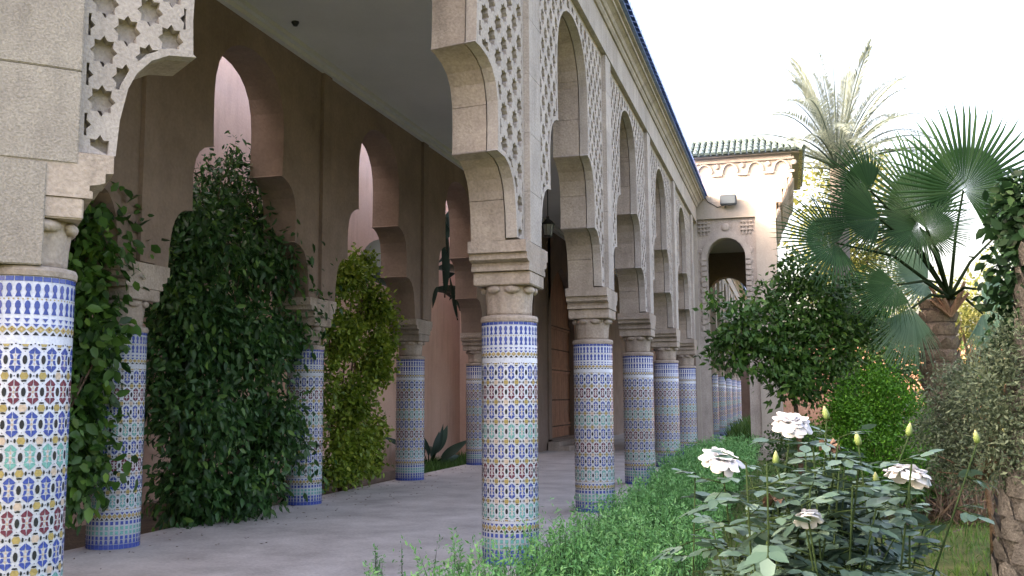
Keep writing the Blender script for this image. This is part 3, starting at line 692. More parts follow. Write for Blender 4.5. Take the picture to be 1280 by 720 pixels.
# stepped ribbed corbel on the garden flank
for k, (xa, z0, z1) in enumerate(((-.16, 6.2, 6.62), (.0, 6.624, 6.98), (.15, 6.984, 7.28))):
    for j in range(14):
        y0 = j*(PD/14)
        MB().tube([(lx(xa)-.02, y0+.08, z0), (lx(xa)+.07, y0+.08, z0+(z1-z0)*.5), (lx(xa)+.13, y0+.08, z1)], [.06, .075, .085], 8).build('corbel_rib', 'stone', pv)
    MB().box(lx(-.2), lx(xa)+.02, 0.002, PD, z0, z1).build('corbel_course', 'stone', pv)
# blind arcade under the eaves
zb0, zb1 = 7.42, 7.84
MB().box(lx(PX0)+.02, lx(.36), -.055, -.001, zb1-.06, zb1).build('frieze_band', 'stone_carved', pv)
nb = 4; bw = (.36-(PX0+.02))/nb
for k in range(nb):
    c = lx(PX0)+.02+bw*(k+.5); pts = []
    for q in range(13):
        th = PI-PI*q/12; pts.append((c+bw*.27*math.cos(th), zb0+.06+.26*math.sin(th)))
    mb = MB()
    for (xa, za), (xb, zb_) in zip(pts, pts[1:]):
        for (dx, o0, o1) in ((1, -.05, 0),):
            mb.add([(x, y, z) for y in (o0, o1-.001) for x, z in ((xa, za), (xb, zb_), (c+(xb-c)*1.22, zb_+.035), (c+(xa-c)*1.22, za+.035))], [(0, 1, 2, 3), (4, 7, 6, 5), (0, 4, 5, 1), (3, 2, 6, 7)])
    for sx in (-1, 1): mb.box(c+sx*bw*.40-bw*.10, c+sx*bw*.40+bw*.10, -.045, -.001, zb0, zb0+.06)
    mb.build('blind_arch', 'stone_carved', pv)
    MB().ball((c+bw*.5, -.02, zb1-.15), (.075, .035, .075), 10).build('rosette', 'stone_carved', pv)
# portal carving: scalloped ring, fretwork corners, side border
cx, hw = (OX0+OX1)/2, (OX1-OX0)/2
ring = []
for k in range(19): th = PI*k/18; ring.append((cx+(hw+.075)*math.cos(th), OZS+(OZA-OZS+.075)*math.sin(th), th))
for k in range(12): ring += [(OX0-.075, OZS-.14-.145*k, PI), (OX1+.075, OZS-.14-.145*k, 0)]
tooth = MB().add([(-.07, y, z*.045) for y in (0, -.05) for z in (-1, 1)]+[(.075, y, z*.062) for y in (0, -.05) for z in (-1, 1)], [(0, 1, 3, 2), (4, 6, 7, 5), (2, 3, 7, 6), (0, 2, 6, 4), (1, 5, 7, 3)]).mesh('scallop', 'stone_carved')
for x, z, th in ring:
    o = link('scallop', tooth, pv, (lx(x), .089, z)); o.rotation_euler = (0, -th, 0)
for sx in (-1, 1):
    xc = cx+sx*.56
    for dx in (-.09, .0, .09):
        MB().box(lx(xc)+dx-.016, lx(xc)+dx+.016, .045, .088, 5.83, 6.24).build('fret_bar', 'stone_carved', pv)
    for z in (5.95, 6.06, 6.17):
        MB().box(lx(xc)-.16, lx(xc)+.16, .035, .0885, z-.016, z+.016).build('fret_bar', 'stone_carved', pv)
MB().ball((lx(cx), .07, 6.04), (.11, .04, .11), 12).build('boss', 'stone_carved', pv)
for sx in (-1, 1):
    for k in range(9): MB().ball((lx(cx+sx*.66), .085, 3.3+k*.26), (.055, .03, .09), 8).build('carved_leaf', 'stone_carved', pv)
# eaves + green hipped roof of barrel tiles
EX0, EX1, EY0, EY1, EZ, RZ = PX0-.1, .60, -.22, PD+.2, 7.96, 8.75
MB().box(lx(EX0), lx(.5), -.14, PD+.1, 7.932, EZ).build('eaves_board', 'stone_carved', pv)
rdx = (EX1-EX0)/2; xm = (EX0+EX1)/2; zt = EZ+.62
rv = [(lx(EX0), EY0, EZ), (lx(EX1), EY0, EZ), (lx(EX1), EY1, EZ), (lx(EX0), EY1, EZ), (lx(EX0), EY0+1.1, zt), (lx(EX1)-1.1, EY0+1.1, zt), (lx(EX1)-1.1, EY1-1.1, zt), (lx(EX0), EY1-1.1, zt)]
rf_ = MB().add(rv, [(0, 1, 5, 4), (1, 2, 6, 5), (2, 3, 7, 6), (0, 4, 7, 3), (4, 5, 6, 7), (0, 3, 2, 1)]).build('roof', 'roof_green', pv)
def barrel(r0, r1, L, nseg=7):
    vs = []; fs = []
    for (y, r_) in ((0, r0), (L, r1)):
        for q in range(nseg): a = PI*q/(nseg-1); vs.append((r_*math.cos(a), y, r_*math.sin(a)))
    for q in range(nseg-1): fs.append((q, nseg+q, nseg+q+1, q+1))
    fs.append(tuple(range(nseg)))
    mb = MB(); mb.add(vs, fs); return mb.mesh('roof_tile', 'roof_green')
bt = barrel(.072, .058, .36); pit = math.atan2(zt-EZ, 1.1); sl_len = math.hypot(zt-EZ, 1.1)
ncol = 19
for k in range(ncol):
    x = EX0+.08+(EX1-EX0-.16)*k/(ncol-1); rem = min(1, (EX1-x)/1.1)
    for r in range(4):
        t0 = r*.318
        if t0 > sl_len*rem-.1: break
        o = link('roof_tile', bt, rf_, (lx(x), EY0-.03+t0*math.cos(pit), EZ+.02+t0*math.sin(pit)+random.uniform(0, .008))); o.rotation_euler = (pit, random.uniform(-.03, .03), random.uniform(-.02, .02))
for k in range(24):
    y = EY0+.1+k*.21; rem = min(1, (y-EY0)/1.1, (EY1-y)/1.1)
    for r in range(4):
        t0 = r*.318
        if t0 > sl_len*rem-.1: break
        o = link('roof_tile', bt, rf_, (lx(EX1)+.03-t0*math.cos(pit), y, EZ+.02+t0*math.sin(pit))); o.rotation_euler = (pit, 0, PI/2)
hip = MB(); hip.tube([(lx(EX1)+.02, EY0-.02, EZ+.05), (lx(EX1)-1.1, EY0+1.1, zt+.05)], .075, 10); hip.tube([(lx(EX0), EY0+1.1, zt+.04), (lx(EX1)-1.1, EY0+1.1, zt+.04)], .075, 10)
hip.build('ridge_tiles', 'roof_green', rf_)
# flood lamp with cable
fp = Vector((-1.375, YP-.16, 6.72))
ff = thing('flood_lamp', 'small blue grey flood lamp fixed above the carved portal', 'lamp', fp)
o = MB().box(-.22, .22, -.06, .10, -.13, .15).build('housing', 'lamp_grey', ff); bevel_mesh(o.data, .025)
MB().box(-.18, .18, -.075, -.062, -.09, .10).build('lens', 'lamp_glass', ff)
MB().tube([(-.1, .1, -.05), (-.1, .165, -.16)], .015, 6).build('bracket', 'lamp_grey', ff)
MB().tube([(-.05, .13, -.1), (-.3, .15, -.14), (-.55, .15, .02), (-.75, .15, .3), (-.86, .15, .5)], .011, 6).build('cable', 'iron_black', ff)

# ------------------------------------------------------------------ far garden wall
o = thing('garden_boundary_wall', 'far low wall of orange brick closing the garden', 'wall', (12, 58, 0))
MB().box(-14.0, 40, 0, .4, -.2, 4.2).build('wall_face', 'brick_far', o)
MB().box(-14.05, 40, -.06, .46, 4.2, 4.36).build('coping', 'stone', o)

# ================================================================== plants
def twig_tips(cs, root, k): 
    idx = rng.choice(len(cs), min(k, len(cs)), replace=False); return [cs[i] for i in idx]
# climber A: large leaves left of inner column one
def drape(name, label, blobs, nclus, per, L, W, mat, base, spread, droop, rich, curl=.25, shell=.2, vb=0., nl=8, mat2='bark'):
    t = thing(name, label, 'climber' if 'climb' in name else 'shrub', base)
    bl = [(tuple(Vector(c)-Vector(base)), r, w_) for c, r, w_ in blobs]
    fo, cs = foliage('foliage', bl, nclus, per, L, W, mat, t, spread, droop, shell, .35, rich, curl, vb)
    limbs((0, 0, -.05), twig_tips(cs, 0, nl), .035, 'stem', t, mat2)
    return t
def on_x(x, y, X):
    d = fw + rt*((x-640)/FPX) - up*((y-360)/FPX); return Vector((0, 0, HC))+d*(X/d.x)
def blob(x, y, X, rx, rz, ry, wgt): p = on_x(x, y, X); return (tuple(p), (rx, ry, rz), wgt)
bA = [blob(104, 300, -6.85, .35, .55, .45, 3), blob(92, 400, -6.8, .3, .5, .26, 3), blob(78, 500, -6.85, .3, .6, .36, 3), blob(76, 590, -6.8, .26, .4, .24, 2), blob(116, 430, -6.5, .16, .25, .11, .4), blob(128, 585, -6.45, .08, .2, .08, .12), blob(60, 480, -6.9, .4, 1.4, .5, 3)]
drape('climbing_plant', 'large-leaved bright green climber hanging over the inner column beside the curved bay', bA, 560, 11, .13, .62, 'leaf_vine', (-7.2, 7.4, -.12), .13, .75, True)
bB = [blob(260, 300, -7.1, .5, .55, .75, 3), blob(330, 330, -7.0, .45, .5, .6, 3), blob(240, 400, -7.05, .4, .6, .5, 4), blob(310, 430, -6.85, .5, .6, .7, 4), blob(250, 520, -6.8, .48, .55, .6, 4), blob(335, 540, -6.75, .45, .55, .5, 3.5), blob(238, 612, -7.0, .35, .4, .35, 2.5), blob(300, 610, -6.75, .4, .35, .5, 2.5), blob(372, 400, -6.8, .3, .6, .3, 1.4), blob(215, 330, -7.25, .3, .5, .3, 2.2), blob(385, 350, -6.9, .25, .4, .25, 1.2), blob(212, 470, -7.2, .3, .6, .28, 2), blob(375, 590, -6.85, .25, .4, .25, 1.2), blob(295, 235, -7.3, .4, .55, .5, .9), blob(228, 280, -7.35, .35, .35, .35, 1.6), blob(345, 285, -7.2, .35, .35, .4, 1.8), blob(372, 310, -7.1, .25, .35, .25, 1.2), blob(262, 250, -7.4, .3, .4, .35, 1.0), blob(300, 470, -7.2, .6, 1.5, 1.1, 3)]
drape('climbing_plant', 'big dark green drooping climber filling the arch between two inner columns', bB, 2050, 13, .115, .46, 'leaf_vine_dark', (-7.5, 11.0, -.12), .12, .95, True, .3, .25, 0, 14)
# airy twigs on top of it
t = thing('climbing_plant', 'thin airy twigs with sparse small leaves rising above the dark climber', 'climber', (-7.4, 11.1, -.1))
mb = MB(); tips = []
for k in range(26):
    a = on_x(random.uniform(235, 325), random.uniform(290, 330), -7.3); b = on_x(random.uniform(225, 345), random.uniform(170, 265), -7.25+random.uniform(-.3, .3))
    a -= Vector((-7.4, 11.1, -.1)); b -= Vector((-7.4, 11.1, -.1)); mid = a.lerp(b, .5)+Vector((0, random.uniform(-.12, .12), .06)); mb.tube([a, mid, b], [.008, .005, .002], 4)
    tips += [a.lerp(mid, q) for q in (.3, .6, .9)]+[mid.lerp(b, q) for q in (.2, .4, .6, .8, 1)]
mb.tube([(0, 0, 0), (.05, .1, 2), on_x(280, 310, -7.3)-Vector((-7.4, 11.1, -.1))], [.04, .03, .012], 6)
mb.build('twig', 'bark', t)
tp = np.repeat(np.array([tuple(p) for p in tips]), 5, 0)+rng.normal(size=(len(tips)*5, 3))*.05
link('foliage', leaf_mesh('foliage', tp, rng.normal(size=tp.shape)+[0, 0, .2], rng.normal(size=tp.shape)*.5+[.3, 0, .6], rng.uniform(.05, .085, len(tp)), .032, 'leaf_vine_dark', rng.uniform(.2, .8, len(tp))), t)
# lime shrub
bC = [blob(432, 350, -6.95, .3, .35, .3, 2), blob(465, 385, -6.9, .3, .4, .3, 2), blob(428, 420, -6.9, .3, .45, .35, 2.5), blob(468, 450, -6.85, .28, .45, .3, 2.5), blob(440, 500, -6.8, .3, .4, .35, 2.5), blob(448, 555, -6.85, .25, .3, .3, 1.6), blob(425, 545, -6.95, .2, .35, .22, 1.2), blob(470, 540, -6.9, .18, .3, .2, .9), blob(440, 585, -6.95, .22, .22, .3, 1.0), blob(415, 590, -7.0, .2, .25, .25, .8), blob(463, 580, -6.95, .15, .22, .2, .6), blob(410, 480, -6.9, .2, .6, .2, 1.2), blob(408, 390, -6.95, .2, .45, .2, 1), blob(482, 410, -6.9, .2, .5, .18, 1.2), blob(450, 335, -7, .25, .25, .3, 1)]
drape('lime_shrub', 'yellow-green small-leaved shrub spilling through the second arch of the inner row', bC, 1250, 13, .085, .62, 'leaf_lime', (-7.3, 15.3, -.12), .075, .35, True, .15, .35, .02, 10)
# strelitzia clump in the bed by the far inner column
sp = Vector((-8.1, 21.6, -.13))
t = thing('strelitzia_plant', 'dark broad-leaved plant clump standing in front of the pink wall', 'plant', sp)
def big_leaf(base, tip, width, bend, parent, mat='leaf_strelitzia', pet=.35, name='leaf', v=.5):
    base, tip = Vector(base), Vector(tip); d = tip-base; L = d.length; side = d.cross(Vector((.6, -.6, .4))).normalized(); nn = side.cross(d).normalized()
    V = []; F = []; K = 9
    for k in range(K+1):
        q = k/K; c = base+d*(pet+(1-pet)*q)+nn*(-bend*L*q*q); wd = width*math.sin(PI*min(1, .06+.94*q)**.8)*.5
        V += [c-side*wd+nn*wd*.35, c, c+side*wd+nn*wd*.35]
    for k in range(K): F += [(3*k, 3*k+1, 3*k+4, 3*k+3), (3*k+1, 3*k+2, 3*k+5, 3*k+4)]
    me = np_mesh(name, np.array([tuple(p) for p in V]), [np.array(F)], mat, np.full(len(V), v)); set_smooth(me)
    lf = link(name, me, parent)
    MB().tube([base, base+d*pet], [.018, .012], 6).build('leaf_stalk', 'stem_green', lf)
for k in range(17):
    a = random.uniform(0, 2*PI); e = random.uniform(.35, 1.25); L = random.uniform(.6, 1.35)
    big_leaf((0, 0, 0), (L*math.cos(a)*math.cos(e), L*1.1*math.sin(a)*math.cos(e), L*math.sin(e)), random.uniform(.12, .22), random.uniform(.15, .45), t, v=random.random())
t = thing('banana_plant', 'tall dark leaves hanging in the third arch of the inner row against the pink wall', 'plant', tuple(Vector((*on_x(592, 500, -7.75).xy, -.13))))
Bq = on_x(592, 500, -7.75); Bq.z = -.13
for (x0, y0, x1, y1, wd) in ((556, 372, 560, 244, .22), (575, 340, 550, 330, .3), (585, 370, 548, 352, .3), (556, 300, 562, 262, .34), (580, 325, 560, 345, .2), (545, 345, 542, 385, .14), (572, 400, 556, 340, .16), (583, 300, 556, 318, .22), (566, 372, 549, 366, .2), (580, 350, 564, 372, .18), (553, 270, 566, 292, .26), (560, 318, 551, 300, .16), (575, 388, 562, 356, .2)):
    a = on_x(x0, y0, -7.75)-Bq; b = on_x(x1, y1, -7.75)-Bq; big_leaf(a, b, wd, random.uniform(-.1, .2), t, pet=.05, v=.2)
MB().tube([(0, 0, 0), (0, .02, 2.4), on_x(590, 350, -7.75)-Bq, on_x(584, 318, -7.75)-Bq], [.09, .07, .05, .02], 8).build('stalk', 'bark', t)
Bq = on_x(512, 500, -7.4); Bq.z = -.13
t = thing('pale_leaf_plant', 'single pale grey broad leaf arching beside the lime shrub', 'plant', Bq)
for (x0, y0, x1, y1, wd, mt) in ((478, 300, 450, 352, .42, 'leaf_date'), (482, 330, 458, 350, .2, 'leaf_strelitzia'), (495, 360, 470, 345, .3, 'leaf_strelitzia')):
    big_leaf(on_x(x0, y0, -7.4)-Bq, on_x(x1, y1, -7.4)-Bq, wd, .15, t, mt, .05, v=.8)
MB().tube([(0, 0, 0), (0, .02, 2.0), on_x(505, 340, -7.4)-Bq, on_x(482, 302, -7.4)-Bq], [.06, .05, .035, .015], 8).build('stalk', 'bark', t)
# grass at the foot of the pink wall
P = np.column_stack([rng.uniform(-8.3, -7.1, 2600), rng.uniform(19.2, 25.8, 2600), np.full(2600, -.14)])
D = rng.normal(size=P.shape)*.35+[0, 0, 1]
tag(link('bed_grass', leaf_mesh('bed_grass', P, D, rng.normal(size=P.shape), rng.uniform(.12, .32, len(P)), .02, 'grass', rng.uniform(0, .6, len(P)))), 'low grass growing in the bed under the pink wall', 'grass', None, 'stuff')

# herb border along the garden edge of the arcade
def herbs(name, pts, hmin, hmax, nl, L, mat, lean=.25):
    n = len(pts); pa = np.asarray(pts); h = rng.uniform(hmin, hmax, n)*(.85+.3*np.sin(pa[:, 0]*3.1+pa[:, 1]*1.7)*np.cos(pa[:, 1]*2.3-pa[:, 0])); ln = rng.normal(size=(n, 2))*lean
    q = rng.uniform(.12, 1.0, (n, nl))
    base = np.asarray(pts)[:, None, :]
    P = np.concatenate([base[..., :2]+ln[:, None, :]*(q**1.5*h[:, None])[..., None], base[..., 2:]+(q*h[:, None])[..., None]], -1)
    P = P.reshape(-1, 3)+rng.normal(size=(n*nl, 3))*.008
    D = rng.normal(size=P.shape)*.9+[0, 0, .75]; Nn = rng.normal(size=P.shape)*.5+[.2, -.2, .8]
    tone = np.repeat(rng.normal(.45, .2, n)+.14*np.sin(pa[:, 0]*2.3-pa[:, 1]*1.9), nl)+(q.ravel()-.5)*.25+rng.normal(0, .1, n*nl)
    Ls = L*rng.uniform(.6, 1.25, len(P))
    lm = leaf_mesh(name, P, D, Nn, Ls, Ls*.34, mat, np.clip(tone, 0, 1))
    # stems as slim blades
    Bp = np.asarray(pts); Dp = np.column_stack([ln[:, 0]*.8, ln[:, 1]*.8, np.ones(n)])
    sm = leaf_mesh('stems', Bp, Dp, rng.normal(size=Bp.shape), h*.95, .008, 'stem_green', rng.uniform(.2, .9, n), curl=.02)
    return lm, sm
pts = []
for k in range(6400):
    s = random.uniform(-2.6, 17.5)
    wd = 1.15 if s > 0 else 1.15
    o_ = .40+abs(random.gauss(.0, .6)) if random.random() < .4 else random.uniform(.42, 1.7)
    if o_ > 1.75: continue
    pts.append(Wm(o_, s, -.16))
hb = tag(link('herb_border', None, None, Wm(.9, 5, -.16)), 'feathery bright green herb border growing along the foot of the garden columns', 'ground cover', None, 'stuff')
base0 = np.array(Wm(.9, 5, -.16)); pts = np.array(pts)-base0
dist_ = np.hypot(*(pts+base0)[:, :2].T)
near = dist_ < 13
for sel, hh, nl, L in ((near, (.30, .66), 22, .046), (~near, (.35, .72), 16, .065)):
    lm, sm = herbs('herb_foliage', pts[sel], hh[0], hh[1], nl, L, 'leaf_herb'); tag(link('herb_foliage', lm, hb), kind='stuff'); tag(link('herb_stems', sm, hb), kind='stuff')
# a few sprigs on the pavement edge
sg = tag(link('weed_sprigs', None, None, (-3, 7.2, 0)), 'thin weed sprigs along the pavement edge before the first straight-row column', 'weeds', None, 'stuff')
sp_ = []
for k in range(46):
    x = random.choice([random.uniform(430, 600), random.uniform(430, 600), 470, 575]); q = pxg(x+random.gauss(0, 6), random.uniform(722, 775)); sp_.append((q.x+3, q.y-7.2, 0.0))
lm, sm = herbs('sprig_foliage', np.array(sp_), .12, .40, 26, .034, 'leaf_herb', .15); tag(link('sprig_foliage', lm, sg), kind='stuff'); tag(link('sprig_stems', sm, sg), kind='stuff')

# lawn blades
n = 26000
P = np.column_stack([rng.uniform(-.9, 6.5, n), rng.uniform(3.5, 24, n)**1.0, np.full(n, -.165)])
tag(link('lawn_grass', leaf_mesh('lawn_grass', P, rng.normal(size=P.shape)*.4+[0, 0, 1], rng.normal(size=P.shape), rng.uniform(.06, .17, n), .014, 'grass', np.clip(rng.normal(.45, .2, n), 0, 1))), 'short lawn grass in the garden', 'grass', None, 'stuff')
n = 9000
P = np.column_stack([rng.uniform(-1.9, .6, n), rng.uniform(32, 50, n), np.full(n, -.165)])
tag(link('far_grass', leaf_mesh('far_grass', P, rng.normal(size=P.shape)*.4+[0, 0, 1], rng.normal(size=P.shape), rng.uniform(.3, .9, n), .05, 'grass', np.clip(rng.normal(.5, .2, n), 0, 1))), 'tall grass beside the far arcade seen through the portal', 'grass', None, 'stuff')

# ------------------------------------------------------------------ rose bush
rb = thing('rose_bush', 'white rose bush with bluish leaves and open blooms in the foreground', 'rose bush', (0.02, 2.75, -.16))
RB = Vector((0.02, 2.75, -.16))
def petal_mesh(width, length, cup, flare):
    K, J = 5, 4; V = []; F = []
    for j in range(J+1):
        v = j/J; wd = width*(.35+.65*math.sin(PI*min(1, .12+.62*v))) * (1 if v < .85 else .8)
        for k in range(K+1):
            u = (k/K-.5); z = length*v*(1-.24*(2*u)**2*v-.05*math.cos(u*9)*v); y = -cup*length*math.sin(PI*v*.85)-flare*length*max(0, v-.5)**2*2.6+1.1*u*u*wd*(1-.5*v)
            V.append((u*wd, -y*-1, z))
    for j in range(J):
        for k in range(K): a = j*(K+1)+k; F.append((a, a+1, a+K+2, a+K+1))
    me = np_mesh('petal', np.array(V), [np.array(F)], 'rose_petal', np.full(len(V), .5)); set_smooth(me); return me
PM = [petal_mesh(.030, .030, .10, .2), petal_mesh(.038, .036, .10, .8), petal_mesh(.046, .040, .07, 1.2)]
def bloom(pos, size, tilt):
    core = MB(); core.ball((0, 0, -.006), (.012, .012, .011), 10)
    for k in range(5):
        a = k*2*PI/5; core.add([(.006*math.cos(a-.6), .006*math.sin(a-.6), -.012), (.006*math.cos(a+.6), .006*math.sin(a+.6), -.012), (.03*math.cos(a), .03*math.sin(a), -.022)], [(0, 1, 2)])
    me = core.mesh('bloom', 'bud_green'); o = link('bloom', me, rb, pos-RB); o.scale = (size*1.05, size*1.05, size*.72); o.rotation_euler = tilt
    for ring_, (n_, rad, lean, pm, z) in enumerate(((3, .003, .08, 0, .004), (4, .007, .30, 0, .003), (5, .010, .62, 1, .002), (6, .012, .98, 1, .001), (7, .013, 1.25, 2, 0), (7, .014, 1.55, 2, -.003))):
        for k in range(n_):
            a = 2*PI*k/n_+ring_*.7+random.uniform(-.15, .15)
            p = link('petal', PM[pm], o); p.location = (rad*math.cos(a), rad*math.sin(a), z)
            p.rotation_euler = Matrix.Rotation(a-PI/2, 3, 'Z').to_4x4().to_euler()
            mrot = Matrix.Rotation(a+PI/2, 4, 'Z') @ Matrix.Rotation(lean+random.uniform(-.22, .18), 4, 'X'); p.rotation_euler = mrot.to_euler()
            p.scale = (random.uniform(.85, 1.15), 1, random.uniform(.85, 1.15))
def bud(pos, size, open_=0):
    mb = MB(); mb.lathe([(.002, -.012), (.009, -.008), (.0115, .004), (.009, .018), (.004, .03), (.0005, .036)], 10)
    o = mb.build('bud', 'bud_green', rb, loc=pos-RB); o.scale = (size,)*3; o.rotation_euler = (random.uniform(-.25, .25), random.uniform(-.25, .25), 0); set_smooth(o.data)
    a = o.data.attributes.new('v', 'FLOAT', 'POINT'); a.data.foreach_set('value', [min(1, max(0, (v.co.z+.01)/.045)) for v in o.data.vertices])
roses = [(990, 528, 2.85, 1.0, (.35, .1, 0)), (902, 574, 2.75, 1.0, (.4, -.1, 1)), (1137, 592, 2.6, 1.0, (.3, .1, 2)), (1010, 647, 2.3, .56, (.6, .2, 3))]
stems = MB(); heads = []
for x, y, z, s_, tl in roses:
    p = px(x, y, z); bloom(p, s_*1.0, tl); heads.append(p)
buds = [(1033, 520, 2.8), (1073, 553, 2.7), (1136, 541, 2.8), (1221, 550, 2.9), (970, 577, 2.7), (957, 680, 2.5), (1095, 602, 2.9)]
for x, y, z in buds: p = px(x, y, z); bud(p, .85); heads.append(p-Vector((0, 0, .01)))
for x, y, z in ((967, 625, 2.7), (1036, 557, 2.8)):
    p = px(x, y, z); c = MB()
    for k in range(14):
        a = random.uniform(0, 2*PI); e = random.uniform(-.6, .9); q = Vector((math.cos(a)*math.cos(e), math.sin(a)*math.cos(e), math.sin(e)))*.026; sd_ = Vector((-math.sin(a), math.cos(a), .3))*.012
        c.add([(0, 0, 0), tuple(q-sd_), tuple(q*1.25+Vector((0, 0, -.012))), tuple(q+sd_)], [(0, 1, 2, 3)])
    c.build('withered_bloom', 'kerb_brown', rb, loc=p-RB); heads.append(p)
leafP, leafD, leafN, leafL = [], [], [], []
def rose_leaf(p, d, sz):          # compound leaf: five leaflets on a stalk
    d = Vector(d).normalized(); side = d.cross(Vector((0, 0, 1))).normalized(); nrm = side.cross(d)
    stems.tube([p, p+d*sz*1.6], [.0022, .0012], 4)
    for q, sg_ in ((.75, 1), (.75, -1), (1.2, 1), (1.2, -1), (1.6, 0)):
        b = p+d*sz*q; dd = (d*(.7 if sg_ else 1)+side*sg_*.9).normalized()
        leafP.append(b); leafD.append(dd+Vector((0, 0, random.uniform(-.35, .1)))); leafN.append(nrm+Vector((random.gauss(0, .25), random.gauss(0, .25), .3))); leafL.append(sz*random.uniform(.85, 1.25))
def cane(a, b, r0):
    mid = a.lerp(b, .55)+Vector((random.uniform(-.1, .1), random.uniform(-.1, .1), .04)); pts_ = [a, a.lerp(mid, .5), mid, mid.lerp(b, .5), b]
    stems.tube(pts_, [r0, r0*.85, r0*.7, r0*.5, .0025], 6)
    for sg_ in range(3): an = random.uniform(0, 2*PI); rose_leaf(mid.lerp(b, 1-.1*sg_), (math.cos(an), math.sin(an), random.uniform(-.2, .5)), random.uniform(.036, .052)) if r0 < .0058 else None
    for k in range(random.randint(15, 20)):
        q = random.uniform(.28, .97); p = a.lerp(mid, q/.55) if q < .55 else mid.lerp(b, (q-.55)/.45)
        an = random.uniform(0, 2*PI); rose_leaf(p-RB if False else p, (math.cos(an), math.sin(an), random.uniform(-.5, .35)), random.uniform(.036, .060))
for p in heads:
    b = RB+Vector((random.uniform(-.22, .22), random.uniform(-.18, .18), 0)); cane(b, p, .006)
for k in range(96):                      # leafy canes filling the bush
    x = random.gauss(1030, 80); y = random.uniform(540, 740); z = random.uniform(2.3, 3.2)
    if not 865 < x < 1195 or y < 545+abs(x-1040)*.25: continue
    if x > 1130 and y > 690: continue
    p = px(x, y, z); cane(RB+Vector((random.uniform(-.25, .25), random.uniform(-.2, .2), 0)), p, .0055)
stems.v = [tuple(Vector(v)-RB) for v in stems.v]
me = stems.mesh('cane', 'stem_green'); set_smooth(me); a = me.attributes.new('v', 'FLOAT', 'POINT'); a.data.foreach_set('value', [.3]*len(me.vertices))
tag(link('cane', me, rb), kind='stuff')
LPn = np.array([tuple(p-RB) for p in leafP]); nl_ = len(LPn)
me = leaf_mesh('foliage', LPn, np.array([tuple(v) for v in leafD]), np.array([tuple(v) for v in leafN]), np.array(leafL), np.array(leafL)*.66, 'leaf_rose', np.clip(rng.normal(.5, .2, nl_), 0, 1), fold=.12, curl=.12, rich=True); set_smooth(me)
tag(link('foliage', me, rb), kind='stuff')

# ------------------------------------------------------------------ fan palm
def fan_leaf(root, hast, axis, rad, normal, parent, mat='leaf_fan', spread=2.3, nseg=44, droop=.15, v=.5):
    root, hast, axis, normal = Vector(root), Vector(hast), Vector(axis).normalized(), Vector(normal)
    side = axis.cross(normal).normalized(); normal = side.cross(axis).normalized()
    V, F, val = [], [], []
    for k in range(nseg):
        a = (k+.5)/nseg*2-1; th = a*spread; dth = spread/nseg
        R_ = rad*(1-.28*abs(a)**2.2)*random.uniform(.93, 1.05)
        def P(t, r, lift=0.): return hast+(axis*math.cos(t)+side*math.sin(t))*r+normal*(lift+.16*r*math.sin(abs(t)*.6)-droop*rad*(r/rad)**2.2)
        b = len(V); rq = lambda q: rad*.47*(1-.28*min(1, abs(q))**2.2); ra_, rm, rb_ = rq((k)/nseg*2-1), rq(a)*1.01, rq((k+1)/nseg*2-1)
        tw = random.uniform(-.03, .03)
        V += [P(th, .012*rad), P(th-dth, ra_, 0), P(th, rm, .022*rad), P(th+dth, rb_, 0), P(th-dth*.33+tw, R_*.8, 0), P(th+tw, R_*.8, .008*rad), P(th+dth*.33+tw, R_*.8, 0), P(th+tw*1.6, R_, -.03*rad)]
        F += [(b, b+1, b+2), (b, b+2, b+3), (b+4, b+7, b+5), (b+5, b+7, b+6)]
        val += [min(1, max(0, v+random.gauss(0, .10)))]*8
        quads.append((b+1, b+4, b+5, b+2)); quads.append((b+2, b+5, b+6, b+3))
    me = np_mesh('fan_leaf', np.array([tuple(p) for p in V]), [np.array(F), np.array(quads)], mat, np.array(val)); quads.clear()
    lf = link('fan_leaf', me, parent)
    m_ = root.lerp(hast, .5)+Vector((0, 0, .10*(hast-root).length)); o = MB().tube([root, m_, hast], [.028, .02, .014], 7).build('petiole', 'stem_green', lf)
quads = []
def palm_trunk(t, h, r0, r1, mat, nrow, nper, scale=1., jag=.035):
    core = MB().lathe([(r0, -.1), ((r0+r1)/2, h*.5), (r1, h)], 20).build('trunk', mat, t); set_smooth(core.data)
    sc_ = MB().add([(-.11, 0, 0), (.11, 0, 0), (.075, jag, .13), (0, jag*1.5, .18), (-.075, jag, .13), (0, jag*.6, 0)], [(0, 5, 4), (5, 1, 2), (5, 2, 3, 4)]).mesh('leaf_base', mat)
    for r in range(nrow):
        z = h*(r+.3)/nrow; rr = r0+(r1-r0)*z/h
        for k in range(nper):
            a = 2*PI*(k+(r % 2)*.5)/nper+random.uniform(-.05, .05); o = link('leaf_base', sc_, core, (rr*.985*math.cos(a), rr*.985*math.sin(a), z)); o.rotation_euler = (random.uniform(-.1, .15), 0, a-PI/2); o.scale = (scale*random.uniform(.9, 1.1),)*3
    return core
ZP = 13.6
pb = px(1186, 640, ZP); base = Vector((pb.x, pb.y, -.16)); top = px(1187, 372, ZP)
fp_ = thing('fan_palm', 'fan palm with large dark green fan leaves on a shaggy brown trunk', 'palm tree', base)
hT = top.z-base.z
palm_trunk(fp_, hT, .26, .21, 'palm_fibre', 16, 9, .9, .05)
rt_ = top-base
